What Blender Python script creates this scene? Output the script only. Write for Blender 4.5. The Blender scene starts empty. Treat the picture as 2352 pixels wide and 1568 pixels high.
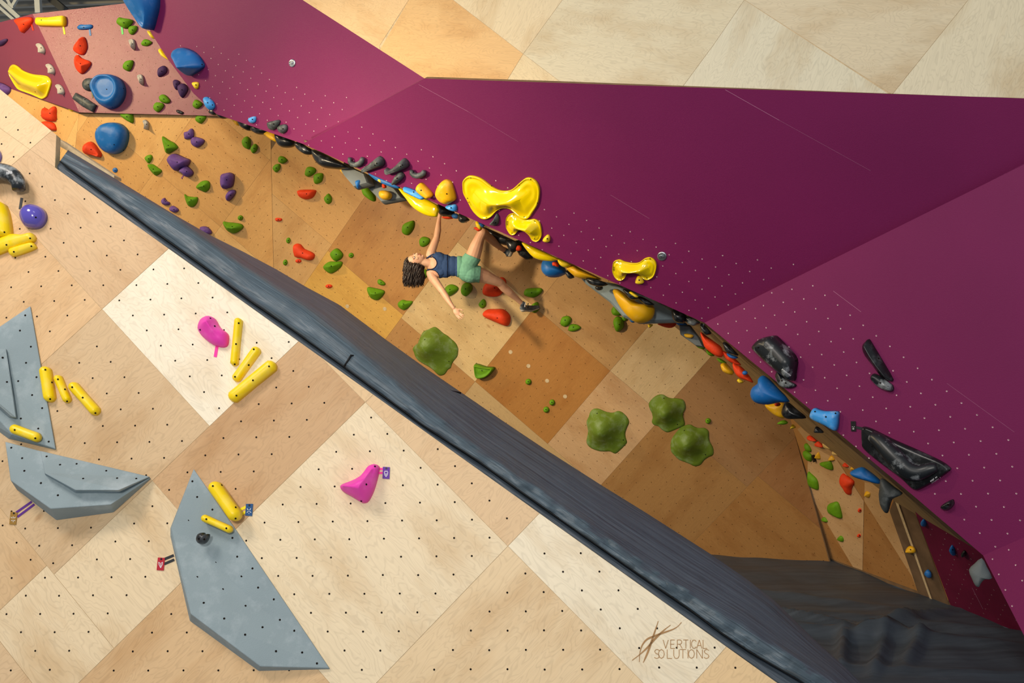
import bpy, bmesh, math, random
import numpy as np
from mathutils import Vector, Matrix, noise
random.seed(7)
FOC = 2150.0
C = bpy.context.scene.collection
sc = bpy.context.scene
# ---------------------------------------------------------------- camera, world, lights, exposure
cd = bpy.data.cameras.new('camera'); cam = bpy.data.objects.new('camera', cd); C.objects.link(cam)
cd.sensor_width = 36; cd.lens = 36*FOC/2352; cam.rotation_euler = (math.pi/2, 0, 0); cd.clip_start = .05
sc.camera = cam
sc.view_settings.view_transform = 'Standard'; sc.view_settings.look = 'None'
sc.view_settings.gamma = 1; sc.view_settings.use_curve_mapping = False; sc.view_settings.exposure = -0.06
w = bpy.data.worlds.new('hall_air'); sc.world = w; w.use_nodes = True
w.node_tree.nodes['Background'].inputs[0].default_value = (.86, .93, 1, 1)
w.node_tree.nodes['Background'].inputs[1].default_value = .36
def lamp(name, loc, target, size, power, color, kind='AREA', size_y=None):
    l = bpy.data.lights.new(name, kind); l.energy = power; l.color = color
    if kind == 'AREA':
        l.shape = 'RECTANGLE'; l.size = size; l.size_y = size_y or size
    else: l.shadow_soft_size = size
    o = bpy.data.objects.new(name, l); C.objects.link(o); o.location = loc
    o.rotation_euler = (Vector(target)-Vector(loc)).to_track_quat('-Z', 'Y').to_euler()
    return o
lamp('hall_light', (-1.3, -2.6, 2.3), (1.2, 10.5, -.2), .9, 345, (1, .95, .88))
lamp('hall_light', (-.2, 1.2, 6.2), (-1.2, 5.6, -.6), 1.6, 34, (1, .97, .92))
lamp('hall_light', (-5.5, 2.0, 6.0), (1.5, 9, .5), 2.0, 400, (1, .9, .80))
lamp('warm_light', (-8.4, 9.9, 4.75), (-3.0, 13, 1.5), .5, 270, (1, .76, .40))
fl = lamp('warm_light', (-4.6, 7.0, 1.7), (1.4, 12.6, -.2), .4, 85, (1, .80, .52)); fl.data.spread = math.radians(85)  # added beam to brighten the back plywood, standing for no known lamp
# ---------------------------------------------------------------- geometry of the place
def V(a): return Vector(a)
def ray(p): return Vector(((p[0]-1176)/FOC, 1, -(p[1]-784)/FOC))
def at(p, y): return ray(p)*y
class Pl:
    def __init__(s, n, d, e1=None, e2=None):
        s.n = Vector(n).normalized(); s.d = d
        if e1 is None:
            h = Vector((0,0,1)).cross(s.n).normalized()
            if h.x < 0: h = -h
            v = s.n.cross(h);  v = v if v.z > 0 else -v
            e1 = (h-v).normalized(); e2 = (h+v).normalized()
        s.e1 = Vector(e1); s.e2 = Vector(e2); s.o = s.n*s.d
    def hit(s, p):
        r = ray(p); return r*(s.d/s.n.dot(r))
    def ij(s, x, o=None):
        q = x-(o or s.o); return q.dot(s.e1), q.dot(s.e2)
    def off(s, h): return Pl(s.n, s.d+h, s.e1, s.e2)
def pl3(a, b, c):
    n = (b-a).cross(c-a).normalized()
    if n.y > 0: n = -n
    return Pl(n, n.dot(a))
def fitted(a, b, y0, th):
    n = Vector((a, -1, b)).normalized(); u = Vector((1, a, 0)).normalized(); v = u.cross(n)
    if v.z < 0: v = -v
    c, s = math.cos(th), math.sin(th); r = u*c+v*s; q = v*c-u*s
    return Pl(n, n.y*y0, (r-q)/math.sqrt(2), (r+q)/math.sqrt(2))
PF = fitted(-.0865, .291, 5.5618, .0292); PR = fitted(-.2803, -.1937, 12.55, .0695)
PLf = fitted(-.1631, -.1964, 12.9477, .0517); PA = fitted(-.7607, -.2766, 9.1112, .1135)
PB = fitted(-.6205, -.6944, 10.2088, .1296); PC = fitted(-1.0312, -.0488, 10.8079, .1211)
PP1 = fitted(-.133, -.058, 12.583, .053); PW0 = fitted(-.394, -.187, 11.502, .068)
PP0 = pl3(PP1.hit((182,258)), PP1.hit((75,32)), PW0.hit((28,205)))
PE = pl3(PA.hit((695,0)), PA.hit((975,180)), PB.hit((2352,226)))
FLOOR = -2.79
def onfloor(p, z=FLOOR): r = ray(p); return r*(z/r.z)
PW1 = pl3(onfloor((1905,1281)), onfloor((2112,1358)), PR.hit((1822,985)))
PN = pl3(onfloor((2180,1384)), onfloor((2345,1448)), at((2070,1120), 9.0))
_d = at((2345,1445), 6.6)
PD = pl3(PC.hit((2258,1275)), PC.hit((2500,1170)), _d)
PZ = Pl((0,0,1), FLOOR, (1,0,0), (0,1,0))
S = .2/math.sqrt(2)
# ---------------------------------------------------------------- materials
def lin(h):
    h = h.lstrip('#'); r = [int(h[i:i+2], 16)/255 for i in (0,2,4)]
    return tuple(c/12.92 if c <= .04045 else ((c+.055)/1.055)**2.4 for c in r)+(1,)
class NT:
    def __init__(s, name):
        s.m = bpy.data.materials.new(name); s.m.use_nodes = True; s.t = s.m.node_tree; s.b = s.t.nodes['Principled BSDF']
    def n(s, typ, **kw):
        o = s.t.nodes.new(typ)
        for k, v in kw.items():
            if k.startswith('i_'): o.inputs[k[2:].replace('_', ' ')].default_value = v
            else: setattr(o, k, v)
        return o
    def l(s, a, b): s.t.links.new(a, b)
    def ramp(s, fac, stops):
        r = s.n('ShaderNodeValToRGB'); s.l(fac, r.inputs[0]); e = r.color_ramp.elements
        while len(e) < len(stops): e.new(.5)
        for q, (p, c) in zip(e, stops): q.position = p; q.color = c if len(c) == 4 else (*c, 1)
        return r.outputs[0]
    def mix(s, fac, a, b, typ='MIX'):
        m = s.n('ShaderNodeMix', data_type='RGBA', blend_type=typ)
        for sock, v in ((m.inputs[0], fac), (m.inputs[6], a), (m.inputs[7], b)):
            if hasattr(v, 'links') or isinstance(v, bpy.types.NodeSocket): s.l(v, sock)
            else: sock.default_value = v
        return m.outputs[2]
    def bump(s, h, st, dist=.01):
        b = s.n('ShaderNodeBump'); b.inputs['Strength'].default_value = st; b.inputs['Distance'].default_value = dist
        s.l(h, b.inputs['Height']); s.l(b.outputs[0], s.b.inputs['Normal'])
def g(v): return (v, v, v, 1)
def wood_mat(name, fig=.10, rough=.5, spec=.35):
    t = NT(name); uv = t.n('ShaderNodeUVMap'); uv.uv_map = 'grain'
    at_ = t.n('ShaderNodeVertexColor'); at_.layer_name = 'tone'
    mp = t.n('ShaderNodeMapping'); mp.inputs['Scale'].default_value = (1.1, 3.4, 1); t.l(uv.outputs[0], mp.inputs[0])
    n1 = t.n('ShaderNodeTexNoise', i_Scale=1.7, i_Detail=3.0, i_Roughness=.5, i_Distortion=.35); t.l(mp.outputs[0], n1.inputs['Vector'])
    m1 = t.n('ShaderNodeMath', operation='MULTIPLY'); t.l(n1.outputs[0], m1.inputs[0]); m1.inputs[1].default_value = 150
    m2 = t.n('ShaderNodeMath', operation='SINE'); t.l(m1.outputs[0], m2.inputs[0])
    m3 = t.n('ShaderNodeMath', operation='MULTIPLY_ADD'); t.l(m2.outputs[0], m3.inputs[0]); m3.inputs[1].default_value = .5; m3.inputs[2].default_value = .5
    line = t.ramp(m3.outputs[0], [(0, g(1-fig)), (.3, g(1)), (1, g(1))])
    mp2 = t.n('ShaderNodeMapping'); mp2.inputs['Scale'].default_value = (2.2, 26, 1); t.l(uv.outputs[0], mp2.inputs[0])
    n2 = t.n('ShaderNodeTexNoise', i_Scale=2.5, i_Detail=4.0); t.l(mp2.outputs[0], n2.inputs['Vector'])
    fine = t.ramp(n2.outputs[0], [(.3, g(.92)), (.7, g(1.0))])
    mp3 = t.n('ShaderNodeMapping'); mp3.inputs['Scale'].default_value = (.8, 1.7, 1); t.l(uv.outputs[0], mp3.inputs[0])
    n3 = t.n('ShaderNodeTexNoise', i_Scale=1.6, i_Detail=5.0, i_Roughness=.6); t.l(mp3.outputs[0], n3.inputs['Vector'])
    blot = t.ramp(n3.outputs[0], [(.32, (.80,.70,.58,1)), (.52, g(1)), (.75, (1.0,1.0,1.0,1))])
    vo = t.n('ShaderNodeTexVoronoi', i_Scale=2.1); 
    mp4 = t.n('ShaderNodeMapping'); mp4.inputs['Scale'].default_value = (.8, 1.5, 1); t.l(uv.outputs[0], mp4.inputs[0]); t.l(mp4.outputs[0], vo.inputs['Vector'])
    knot = t.ramp(vo.outputs['Distance'], [(0, (.42,.27,.15,1)), (.03, (.66,.5,.34,1)), (.075, g(1))])
    c = t.mix(1, at_.outputs[0], line, 'MULTIPLY'); c = t.mix(1, c, fine, 'MULTIPLY'); c = t.mix(.75, c, blot, 'MULTIPLY')
    c = t.mix(.55, c, knot, 'MULTIPLY')
    t.l(c, t.b.inputs['Base Color']); t.b.inputs['Roughness'].default_value = rough; t.b.inputs['Specular IOR Level'].default_value = spec
    return t.m
M = {}
M['wood'] = wood_mat('birch_plywood'); M['wood_far'] = wood_mat('warm_lit_birch_plywood', .09, .42, .45)  # far birch: its sheet tones carry some of the warm lamp light
def plain(name, col, rough=.6, spec=.4, metal=0, noise_sc=None, var=.12, bump=0, chalk=0, coat=0, chalk_sc=9, bsc=60):
    t = NT(name); t.b.inputs['Roughness'].default_value = rough; t.b.inputs['Specular IOR Level'].default_value = spec
    t.b.inputs['Metallic'].default_value = metal; t.b.inputs['Coat Weight'].default_value = coat; t.b.inputs['Coat Roughness'].default_value = .12
    co = t.n('ShaderNodeTexCoord'); base = lin(col)
    n = t.n('ShaderNodeTexNoise', i_Scale=noise_sc or 14.0, i_Detail=4.0); t.l(co.outputs['Object'], n.inputs['Vector'])
    d = tuple(x*(1-var) for x in base[:3])+(1,); e = tuple(min(1, x*(1+var)) for x in base[:3])+(1,)
    c = t.ramp(n.outputs[0], [(.3, d), (.7, e)])
    if chalk:
        n2 = t.n('ShaderNodeTexNoise', i_Scale=float(chalk_sc), i_Detail=6.0, i_Roughness=.65); t.l(co.outputs['Object'], n2.inputs['Vector'])
        f = t.ramp(n2.outputs[0], [(.5, g(0)), (.72, g(chalk))])
        c = t.mix(f, c, lin('#cfd8dd'))
    t.l(c, t.b.inputs['Base Color'])
    if bump:
        n3 = t.n('ShaderNodeTexNoise', i_Scale=float(bsc), i_Detail=5.0); t.l(co.outputs['Object'], n3.inputs['Vector']); t.bump(n3.outputs[0], bump, .004)
    return t.m
M['magenta'] = plain('magenta_textured_paint', '#741650', .62, .3, noise_sc=1.2, var=.05, bump=.5, bsc=220)
M['burgundy'] = plain('rose_textured_paint', '#82384e', .34, .6, noise_sc=1.2, var=.05, bump=.5, bsc=220)
M['darkburg'] = plain('burgundy_paint', '#7a1840', .55, .35, noise_sc=2, var=.12, bump=.3, bsc=150)
M['green'] = plain('green_resin', '#62950e', .62, .3, noise_sc=18, var=.10, bump=.5)
M['olive'] = plain('olive_green_resin', '#667f26', .5, .3, noise_sc=9, var=.10, bump=.35, chalk=.15)
M['red'] = plain('orange_red_resin', '#e8431a', .6, .3, noise_sc=18, var=.08, bump=.6)
M['yellow'] = plain('yellow_resin', '#f7d400', .38, .45, noise_sc=7, var=.04, chalk=.12)
M['gyellow'] = plain('glossy_yellow_fibreglass', '#f0d200', .18, .5, noise_sc=4, var=.04, coat=.6)
M['oyellow'] = plain('amber_yellow_resin', '#e8b010', .4, .4, noise_sc=7, var=.07, chalk=.1)
M['cream'] = plain('cream_yellow_resin', '#d8b874', .5, .4, noise_sc=20, var=.15)
M['blue'] = plain('blue_resin', '#1668b4', .48, .4, noise_sc=5, var=.08, chalk=.10)
M['lblue'] = plain('sky_blue_resin', '#3f9be6', .5, .4, noise_sc=12, var=.06, chalk=.45, chalk_sc=14)
M['purple'] = plain('purple_resin', '#6c4a92', .65, .3, noise_sc=16, var=.12, bump=.5, chalk=.1)
M['dpurple'] = plain('dark_purple_resin', '#48305e', .65, .3, noise_sc=16, var=.12, bump=.5)
M['violet'] = plain('glossy_violet_plastic', '#5a4fb4', .16, .55, var=.03, coat=.5)
M['grey'] = plain('pale_grey_resin', '#b4b0a8', .6, .3, var=.08, bump=.3)
M['black'] = plain('charcoal_resin', '#3a4042', .5, .4, noise_sc=14, var=.15, bump=.4, chalk=.16)
M['bblack'] = plain('black_polyurethane', '#15171a', .3, .5, noise_sc=8, var=.15, chalk=.1)
M['cblack'] = plain('chalky_black_polyurethane', '#1d2226', .34, .5, noise_sc=6, var=.2, chalk=.8, chalk_sc=6)
M['pink'] = plain('hot_pink_resin', '#ee3fb4', .5, .4, noise_sc=9, var=.06, chalk=.12)
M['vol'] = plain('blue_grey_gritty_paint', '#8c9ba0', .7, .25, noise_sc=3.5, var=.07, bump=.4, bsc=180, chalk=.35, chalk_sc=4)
M['vol2'] = plain('dark_grey_gritty_paint', '#6f7678', .7, .25, noise_sc=3.5, var=.10, bump=.4, bsc=180)  # darker grey than the other volumes, without chalk
M['hole_far'] = plain('brown_bolt_hole', '#50331c', .8, .1)
M['hole'] = plain('dark_bolt_hole', '#17120e', .8, .1)
M['nut'] = plain('worn_zinc_t_nut', '#f2dfe0', .45, .4)
M['screw'] = plain('steel_bolt', '#2a2b2d', .4, .5, metal=.6)
M['zinc'] = plain('galvanised_steel', '#b9c0c6', .3, .5, metal=.9, var=.1)
M['under'] = plain('underside_plywood', '#a48a62', .6, .3, noise_sc=5, var=.15)
M['edge'] = plain('plywood_edge', '#c8b28c', .6, .3, noise_sc=30, var=.15)
M['dedge'] = plain('brown_board_edge', '#7b6248', .7, .2, noise_sc=8, var=.2)
M['plank'] = plain('weathered_brown_planks', '#6a5540', .6, .3, noise_sc=5, var=.3)
M['brown'] = plain('routed_brown_lettering', '#ad865c', .8, .1)
M['scratch'] = plain('pale_scratch', '#a8688a', .6, .3)
M['white'] = plain('white_print', '#e6e8ea', .6, .3)
for k, c in (('t_black','#26282c'),('t_pink','#ff2fa0'),('t_yellow','#f2dc10'),('t_purple','#5b2a84'),('t_red','#e0402a'),('t_blue','#3a76b8'),('t_green','#5ad06a'),('t_olive','#6a644a'),
             ('c_red','#b3182e'),('c_blue','#0f4a80'),('c_purple','#5a1e96'),('c_gold','#9a7430'),('c_black','#101114'),('t_mauve','#8a5078')):
    M[k] = plain(('tape_' if k[0] == 't' else 'card_')+k[2:], c, .5, .4, var=.03)
def vinyl(name, col, hi, rough, bsc=13.0):
    t = NT(name); co = t.n('ShaderNodeUVMap'); co.uv_map = 'grain'
    mp = t.n('ShaderNodeMapping'); mp.inputs['Scale'].default_value = (.5, 46, 1); t.l(co.outputs[0], mp.inputs[0])
    n = t.n('ShaderNodeTexNoise', i_Scale=2.2, i_Detail=8.0, i_Roughness=.7, i_Distortion=.4); t.l(mp.outputs[0], n.inputs['Vector'])
    streak = t.ramp(n.outputs[0], [(.35, g(0)), (.8, g(.6))])
    n2 = t.n('ShaderNodeTexNoise', i_Scale=4.0, i_Detail=4.0); t.l(co.outputs[0], n2.inputs['Vector'])
    c = t.ramp(n2.outputs[0], [(.3, tuple(x*.75 for x in lin(col)[:3])), (.7, lin(col))])
    c = t.mix(streak, c, lin(hi)); t.l(c, t.b.inputs['Base Color'])
    t.b.inputs['Roughness'].default_value = rough; t.b.inputs['Specular IOR Level'].default_value = .5
    mp3 = t.n('ShaderNodeMapping'); mp3.inputs['Scale'].default_value = (.6, 3.0, 1); mp3.inputs['Rotation'].default_value = (0, 0, .35); t.l(co.outputs[0], mp3.inputs[0])
    n3 = t.n('ShaderNodeTexNoise', i_Scale=5.0, i_Detail=3.0, i_Distortion=.8); t.l(mp3.outputs[0], n3.inputs['Vector']); t.bump(n3.outputs[0], .35, .03)
    return t.m
M['mat_top'] = vinyl('grey_vinyl_cover', '#3a4852', '#8296a4', .48)
M['mat_flap'] = vinyl('grey_vinyl_flap', '#4a5460', '#66747f', .5)
M['mat_black'] = vinyl('black_fabric_cover', '#38414c', '#566270', .55, 3.0)
M['seam'] = plain('black_piping', '#0c0d0f', .6, .3)
M['deck'] = plain('grey_steel_deck', '#8d8b84', .5, .4, metal=.2, noise_sc=2, var=.1)
M['beam'] = plain('dark_steel', '#3a3d40', .6, .3)
M['truss'] = plain('light_grey_steel', '#a9b0b2', .5, .4, var=.05)
def skin():
    t = NT('skin'); t.b.inputs['Base Color'].default_value = lin('#dfa987'); t.b.inputs['Roughness'].default_value = .5
    t.b.inputs['Subsurface Weight'].default_value = .08; t.b.inputs['Subsurface Radius'].default_value = (.02,.008,.004)
    co = t.n('ShaderNodeTexCoord'); n = t.n('ShaderNodeTexNoise', i_Scale=7.0, i_Detail=3.0); t.l(co.outputs['Object'], n.inputs['Vector'])
    t.l(t.ramp(n.outputs[0], [(.3, lin('#e0a784')), (.7, lin('#ecba98'))]), t.b.inputs['Base Color']); return t.m
M['skin'] = skin()
M['navy'] = plain('navy_jersey', '#38517c', .8, .2, noise_sc=25, var=.08, bump=.3)
M['navyd'] = plain('dark_navy_trim', '#1c2740', .8, .2)
M['mint'] = plain('mint_stretch_fabric', '#76b096', .75, .25, noise_sc=20, var=.06, bump=.3)
M['hair'] = plain('dark_brown_hair', '#30241e', .45, .5, noise_sc=60, var=.35)
M['shoe'] = plain('grey_climbing_shoe', '#4a525c', .5, .4, noise_sc=30, var=.3, chalk=.3)
M['rubber'] = plain('chalky_shoe_rubber', '#b9b2a6', .6, .3, noise_sc=30, var=.2)
M['eye'] = plain('eye_white', '#efe9e4', .3, .5); M['iris'] = plain('dark_iris', '#2b1d16', .3, .5); M['lips'] = plain('lips', '#b9695e', .5, .4); M['brow'] = plain('eyebrow', '#3a2a22', .7, .2)
# ---------------------------------------------------------------- mesh helpers
def link(name, me, mats=(), parent=None, loc=None):
    for m in mats: me.materials.append(M[m] if isinstance(m, str) else m)
    o = bpy.data.objects.new(name, me); C.objects.link(o)
    if parent: o.parent = parent
    if loc is not None: o.location = loc
    return o
def tag(o, label, cat, group=None, kind=None):
    if label: o['label'] = label
    if cat: o['category'] = cat
    if group: o['group'] = group
    if kind: o['kind'] = kind
    return o
def struct(o): o['kind'] = 'structure'; return o
def smooth(me):
    me.polygons.foreach_set('use_smooth', [True]*len(me.polygons)); me.update()
def bm_mesh(bm, name, sm=False):
    me = bpy.data.meshes.new(name); bm.normal_update(); bm.to_mesh(me); bm.free()
    if sm: smooth(me)
    return me
def pip(p, poly):
    c = False; j = len(poly)-1
    for i in range(len(poly)):
        a, b = poly[i], poly[j]
        if (a[1] > p[1]) != (b[1] > p[1]) and p[0] < (b[0]-a[0])*(p[1]-a[1])/(b[1]-a[1])+a[0]: c = not c
        j = i
    return c
def px(x): return (1176+FOC*x.x/x.y, 784-FOC*x.z/x.y)
def clip(poly, conv):   # Sutherland-Hodgman, 2D lists, conv is a convex polygon
    area = sum(conv[i-1][0]*conv[i][1]-conv[i][0]*conv[i-1][1] for i in range(len(conv)))
    if area < 0: conv = conv[::-1]
    out = list(poly)
    for i in range(len(conv)):
        a, b = conv[i-1], conv[i]; inp, out = out, []
        if not inp: break
        f = lambda p: (b[0]-a[0])*(p[1]-a[1])-(b[1]-a[1])*(p[0]-a[0])
        for k in range(len(inp)):
            p, q = inp[k-1], inp[k]; fp, fq = f(p), f(q)
            if (fp >= 0) != (fq >= 0):
                t = fp/(fp-fq); out.append((p[0]+(q[0]-p[0])*t, p[1]+(q[1]-p[1])*t))
            if fq >= 0: out.append(q)
    return out
def inset(poly, d):
    c = (sum(p[0] for p in poly)/len(poly), sum(p[1] for p in poly)/len(poly)); o = []
    n = len(poly); ar = sum(poly[i-1][0]*poly[i][1]-poly[i][0]*poly[i-1][1] for i in range(n)); sg = 1 if ar > 0 else -1
    for i in range(n):
        a, b, e = Vector(poly[i-1]), Vector(poly[i]), Vector(poly[(i+1) % n])
        u = (b-a); v = (e-b)
        if u.length < 1e-5 or v.length < 1e-5: o.append(poly[i]); continue
        u.normalize(); v.normalize(); nu = Vector((-u.y, u.x))*sg; nv = Vector((-v.y, v.x))*sg; m = nu+nv
        k = max(.35, 1+nu.dot(nv)); o.append(tuple(b+m*(d/k)))
    return o
class Wall:
    """one wall facet: backing board, plywood sheets, T-nuts - all in ONE mesh"""
    def __init__(s, name, pl, corners, thick=.03, backmat='dedge', facemat=None):
        s.pl = pl; s.name = name; s.bm = bmesh.new(); s.uv = s.bm.loops.layers.uv.new('grain'); s.col = s.bm.loops.layers.float_color.new('tone')
        s.mats = [backmat]; s.P = [pl.hit(p) if not isinstance(p, Vector) else p for p in corners]
        s.poly = [pl.ij(x) for x in s.P]
        s.slab(s.P, -thick, 0, facemat or backmat, '#c8a070', 0)
    def mi(s, m):
        if m not in s.mats: s.mats.append(m)
        return s.mats.index(m)
    def face(s, pts, m, tone='#ffffff', ang=0):
        f = s.bm.faces.new([s.bm.verts.new(p) for p in pts]); f.material_index = s.mi(m)
        ca, sa = math.cos(ang), math.sin(ang); q = getattr(s, 'gain', (1,1,1)); t = lin(tone); t = (t[0]*q[0], t[1]*q[1], t[2]*q[2], 1); r = getattr(s, 'jit', (0,0))
        for lo in f.loops:
            i, j = s.pl.ij(lo.vert.co); lo[s.uv].uv = (i*ca+j*sa+r[0], -i*sa+j*ca+r[1]); lo[s.col] = t
        return f
    def orient(s, pts):
        nn = sum(((pts[i-1]).cross(pts[i]) for i in range(len(pts))), Vector())
        return pts if nn.dot(s.pl.n) > 0 else pts[::-1]
    def slab(s, pts, h0, h1, m, tone, ang, sides=None):
        pts = s.orient(pts); n = s.pl.n; a = [p+n*h1 for p in pts]; b = [p+n*h0 for p in pts]
        s.face(a, m, tone, ang); s.face(b[::-1], sides or s.mats[0], tone, ang)
        for i in range(len(pts)): s.face([b[i-1], b[i], a[i], a[i-1]], sides or s.mats[0], tone, ang)
    def sheet(s, poly, m, tone, ang=0, h=.003, gap=.0012):
        s.jit = (random.random()*40, random.random()*40)
        pl = inset(poly, gap); s.slab([s.pl.o+s.pl.e1*a+s.pl.e2*b for a, b in pl], 0, h, m, tone, ang, sides='edge')
    def disc(s, x, r, m, h=.0045, seg=7):
        u, v = s.pl.e1, s.pl.e2
        pts = [x+s.pl.n*h+(u*math.cos(k*2*math.pi/seg)+v*math.sin(k*2*math.pi/seg))*r for k in range(seg)]
        s.face(s.orient(pts), m)
    def nuts(s, anchor, region, r=.0055, style='hole', px_region=None, h=.0045):
        """T-nuts on the square lattice through `anchor`, inside `region` (plane coords)"""
        a0, b0 = s.pl.ij(s.pl.hit(anchor)); A = [p[0] for p in region]; B = [p[1] for p in region]
        for i in range(math.floor((min(A)-a0)/S), math.ceil((max(A)-a0)/S)+1):
            for j in range(math.floor((min(B)-b0)/S), math.ceil((max(B)-b0)/S)+1):
                q = (a0+i*S, b0+j*S)
                if not pip(q, region): continue
                x = s.pl.o+s.pl.e1*q[0]+s.pl.e2*q[1]; p = px(x)
                if not (-40 < p[0] < 2400 and -40 < p[1] < 1610): continue
                if px_region and not pip(p, px_region): continue
                x = x+(s.pl.e1*random.uniform(-1,1)+s.pl.e2*random.uniform(-1,1))*.0012
                if style == 'hole': s.disc(x, r, 'hole' if x.y < 7 else 'hole_far', h)
                elif style == 'nut':
                    s.disc(x, r, 'nut', h, 8); s.disc(x+(s.pl.e2*.6+s.pl.e1*-.1)*r*.55, r*.62, s.dark, h+.001, 6)
    def done(s):
        o = link(s.name, bm_mesh(s.bm, s.name), s.mats); struct(o); return o
def rect(i0, i1, j0, j1): return [(i0,j0),(i1,j0),(i1,j1),(i0,j1)]
# ================================================================ WALLS
def near(anchors, pl, c):
    return min(anchors, key=lambda a: (Vector(pl.ij(pl.hit(a)))-Vector(c)).length)
def sheeted(wall, sheets, origin, anchors, m, r, clips, style='hole'):
    o = wall.pl.ij(wall.pl.hit(origin))
    for (i0,i1,j0,j1,tone,ang) in sheets:
        for cl in clips:
            q = clip(rect(o[0]+i0, o[0]+i1, o[1]+j0, o[1]+j1), cl)
            if len(q) < 3: continue
            wall.sheet(q, m, tone, ang)
            c = (o[0]+(i0+i1)/2, o[1]+(j0+j1)/2)
            q2 = inset(q, .035)
            if len(q2) > 2 and r: wall.nuts(near(anchors, wall.pl, c), q2, r, style)
H = math.pi/2
# --- foreground slab
main = [(127,385),(-420,-5),(-420,2100),(2300,2100),(2300,1935)]
f = Wall('wall_front', PF, main, .04, 'edge')
up = [(-420,-110),(0,205),(130,310),(127,385),(-420,-5)]
f.P2 = [PF.hit(p) for p in up]; f.slab(f.P2, -.05, 0, 'edge', '#c8a070', 0)
cl1 = [PF.ij(x) for x in f.P]; cl2 = [PF.ij(x) for x in f.P2]
f.mats.append('wood')
T = dict(tan='#dcb98c', cream='#f6e9cf', light='#ecd4ad', dun='#d6b78e', knot='#cda67a', pale='#efdcb9', gold='#e6c08c')
sh = [(-1.25,0,0,1.25,'#d9b58a',0),(-2.5,-1.25,0,1.3,'#ecc99a',H),(-1.25,0,-1.2,0,'#e2bb8b',H),(-2.5,-1.25,-1.2,0,'#e6c394',0),(0,1.07,0,1.3,T['cream'],0),
      (0,1.07,-1.2,0,T['dun'],H),(-1.25,1.0,-2.4,-1.2,T['tan'],0),(1.07,1.645,-.45,.75,T['knot'],H),(1.07,1.645,.75,1.3,'#e3c193',0),(1.645,2.835,-.45,.75,'#eed9b4',0),
      (2.835,4.04,-.45,.75,'#e7cba0',H),(1.0,1.645,-1.65,-1.2,T['light'],0),(1.07,1.645,-1.2,-.45,T['light'],0),(1.645,2.84,-1.65,-.45,'#ddb98b',H),(1.645,2.835,.75,2.0,'#e0be92',H),
      (2.835,4.04,.75,1.9,'#f1e2c4',0),(4.04,5.2,.75,1.9,'#e9c796',H),(4.04,5.2,-.45,.75,'#ecd4ab',0),(1.0,2.2,-2.8,-1.65,'#e0c096',H),(2.84,4.04,-1.65,-.45,T['light'],0)]
FA = [(727.6,1157.5),(216,554.8),(443,791.5),(191.8,761.4),(554.2,967.2),(1464.5,1398.3),(147,1285),(341.5,1538.8),(1123.9,1403.9),(1164.7,1190),(65.8,624.9),(42.1,298.8)]
sheeted(f, sh, (235,710), FA, 'wood', .0058, [cl1, cl2])
# logo routed into the ply
LOGO = [[(722,318),(700,385),(655,520),(620,620),(590,690),(577,718)],[(945,330),(915,365),(870,395),(810,418),(745,440),(680,465),(620,490),(580,530),(555,580),(542,640),(540,712)],
        [(840,357),(790,395),(740,440),(680,500),(620,570),(550,635),(470,697)]]
LW = [.011,.010,.011]
def c3(p): return (1340+p[0]/4.2, 1350+p[1]/4.2)
def ribbon(wall, pts, wd, m, taper=True, h=.0046):
    Q = [wall.pl.hit(p)+wall.pl.n*h for p in pts]
    for k in range(len(Q)-1):
        a, b = Q[k], Q[k+1]; d = (b-a).normalized().cross(wall.pl.n)
        wa = wd*(math.sin(math.pi*max(.12, min(.88, k/(len(Q)-1)))) if taper else 1); wb = wd*(math.sin(math.pi*max(.12, min(.88, (k+1)/(len(Q)-1)))) if taper else 1)
        wall.face(wall.orient([a+d*wa/2, b+d*wb/2, b-d*wb/2, a-d*wa/2]), m)
for st, wd in zip(LOGO, LW):
    P = [Vector(c3(p)) for p in st]; R = []
    for k in range(len(P)-1):
        p0, p1, p2, p3 = P[max(0,k-1)], P[k], P[k+1], P[min(len(P)-1,k+2)]
        for q in range(4):
            t = q/4; R.append(tuple(.5*((2*p1)+(p2-p0)*t+(2*p0-5*p1+4*p2-p3)*t*t+(3*p1-p0-3*p2+p3)*t**3)))
    R.append(tuple(P[-1])); ribbon(f, R, wd, 'brown')
GL = {'V':[[(0,1),(.5,0),(1,1)]],'E':[[(.85,1),(.05,1),(.05,0),(.9,0)],[(.05,.5),(.75,.5)]],'R':[[(0,0),(0,1),(.6,1),(.85,.85),(.85,.65),(.6,.5),(0,.5)],[(.45,.5),(.95,0)]],
 'T':[[(0,1),(1,1)],[(.5,1),(.5,0)]],'I':[[(.5,0),(.5,1)]],'C':[[(.95,.8),(.7,.98),(.35,.98),(.05,.7),(.05,.3),(.35,.02),(.7,.02),(.95,.2)]],'A':[[(0,0),(.5,1),(1,0)],[(.2,.35),(.8,.35)]],
 'L':[[(.05,1),(.05,0),(.85,0)]],'S':[[(.9,.88),(.6,1),(.3,.97),(.1,.78),(.3,.56),(.7,.45),(.92,.25),(.7,.03),(.35,0),(.05,.12)]],'O':[[(.5,1),(.15,.85),(0,.5),(.15,.15),(.5,0),(.85,.15),(1,.5),(.85,.85),(.5,1)]],
 'U':[[(.05,1),(.05,.3),(.25,.03),(.5,0),(.75,.03),(.95,.3),(.95,1)]],'N':[[(0,0),(0,1),(.95,0),(.95,1)]]}
def word(wall, txt, xs, y0, y1, wd, m, cw):
    for ch, x in zip(txt, xs):
        w_ = cw*(.35 if ch == 'I' else 1)
        for st in GL[ch]: ribbon(wall, [c3((x+a*w_, y0+(y1-y0)*b)) for a, b in st], wd, m, False)
word(f, 'VERTICAL', [768,838,905,962,1022,1040,1092,1150], 582, 500, .0034, 'brown', 50)
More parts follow.
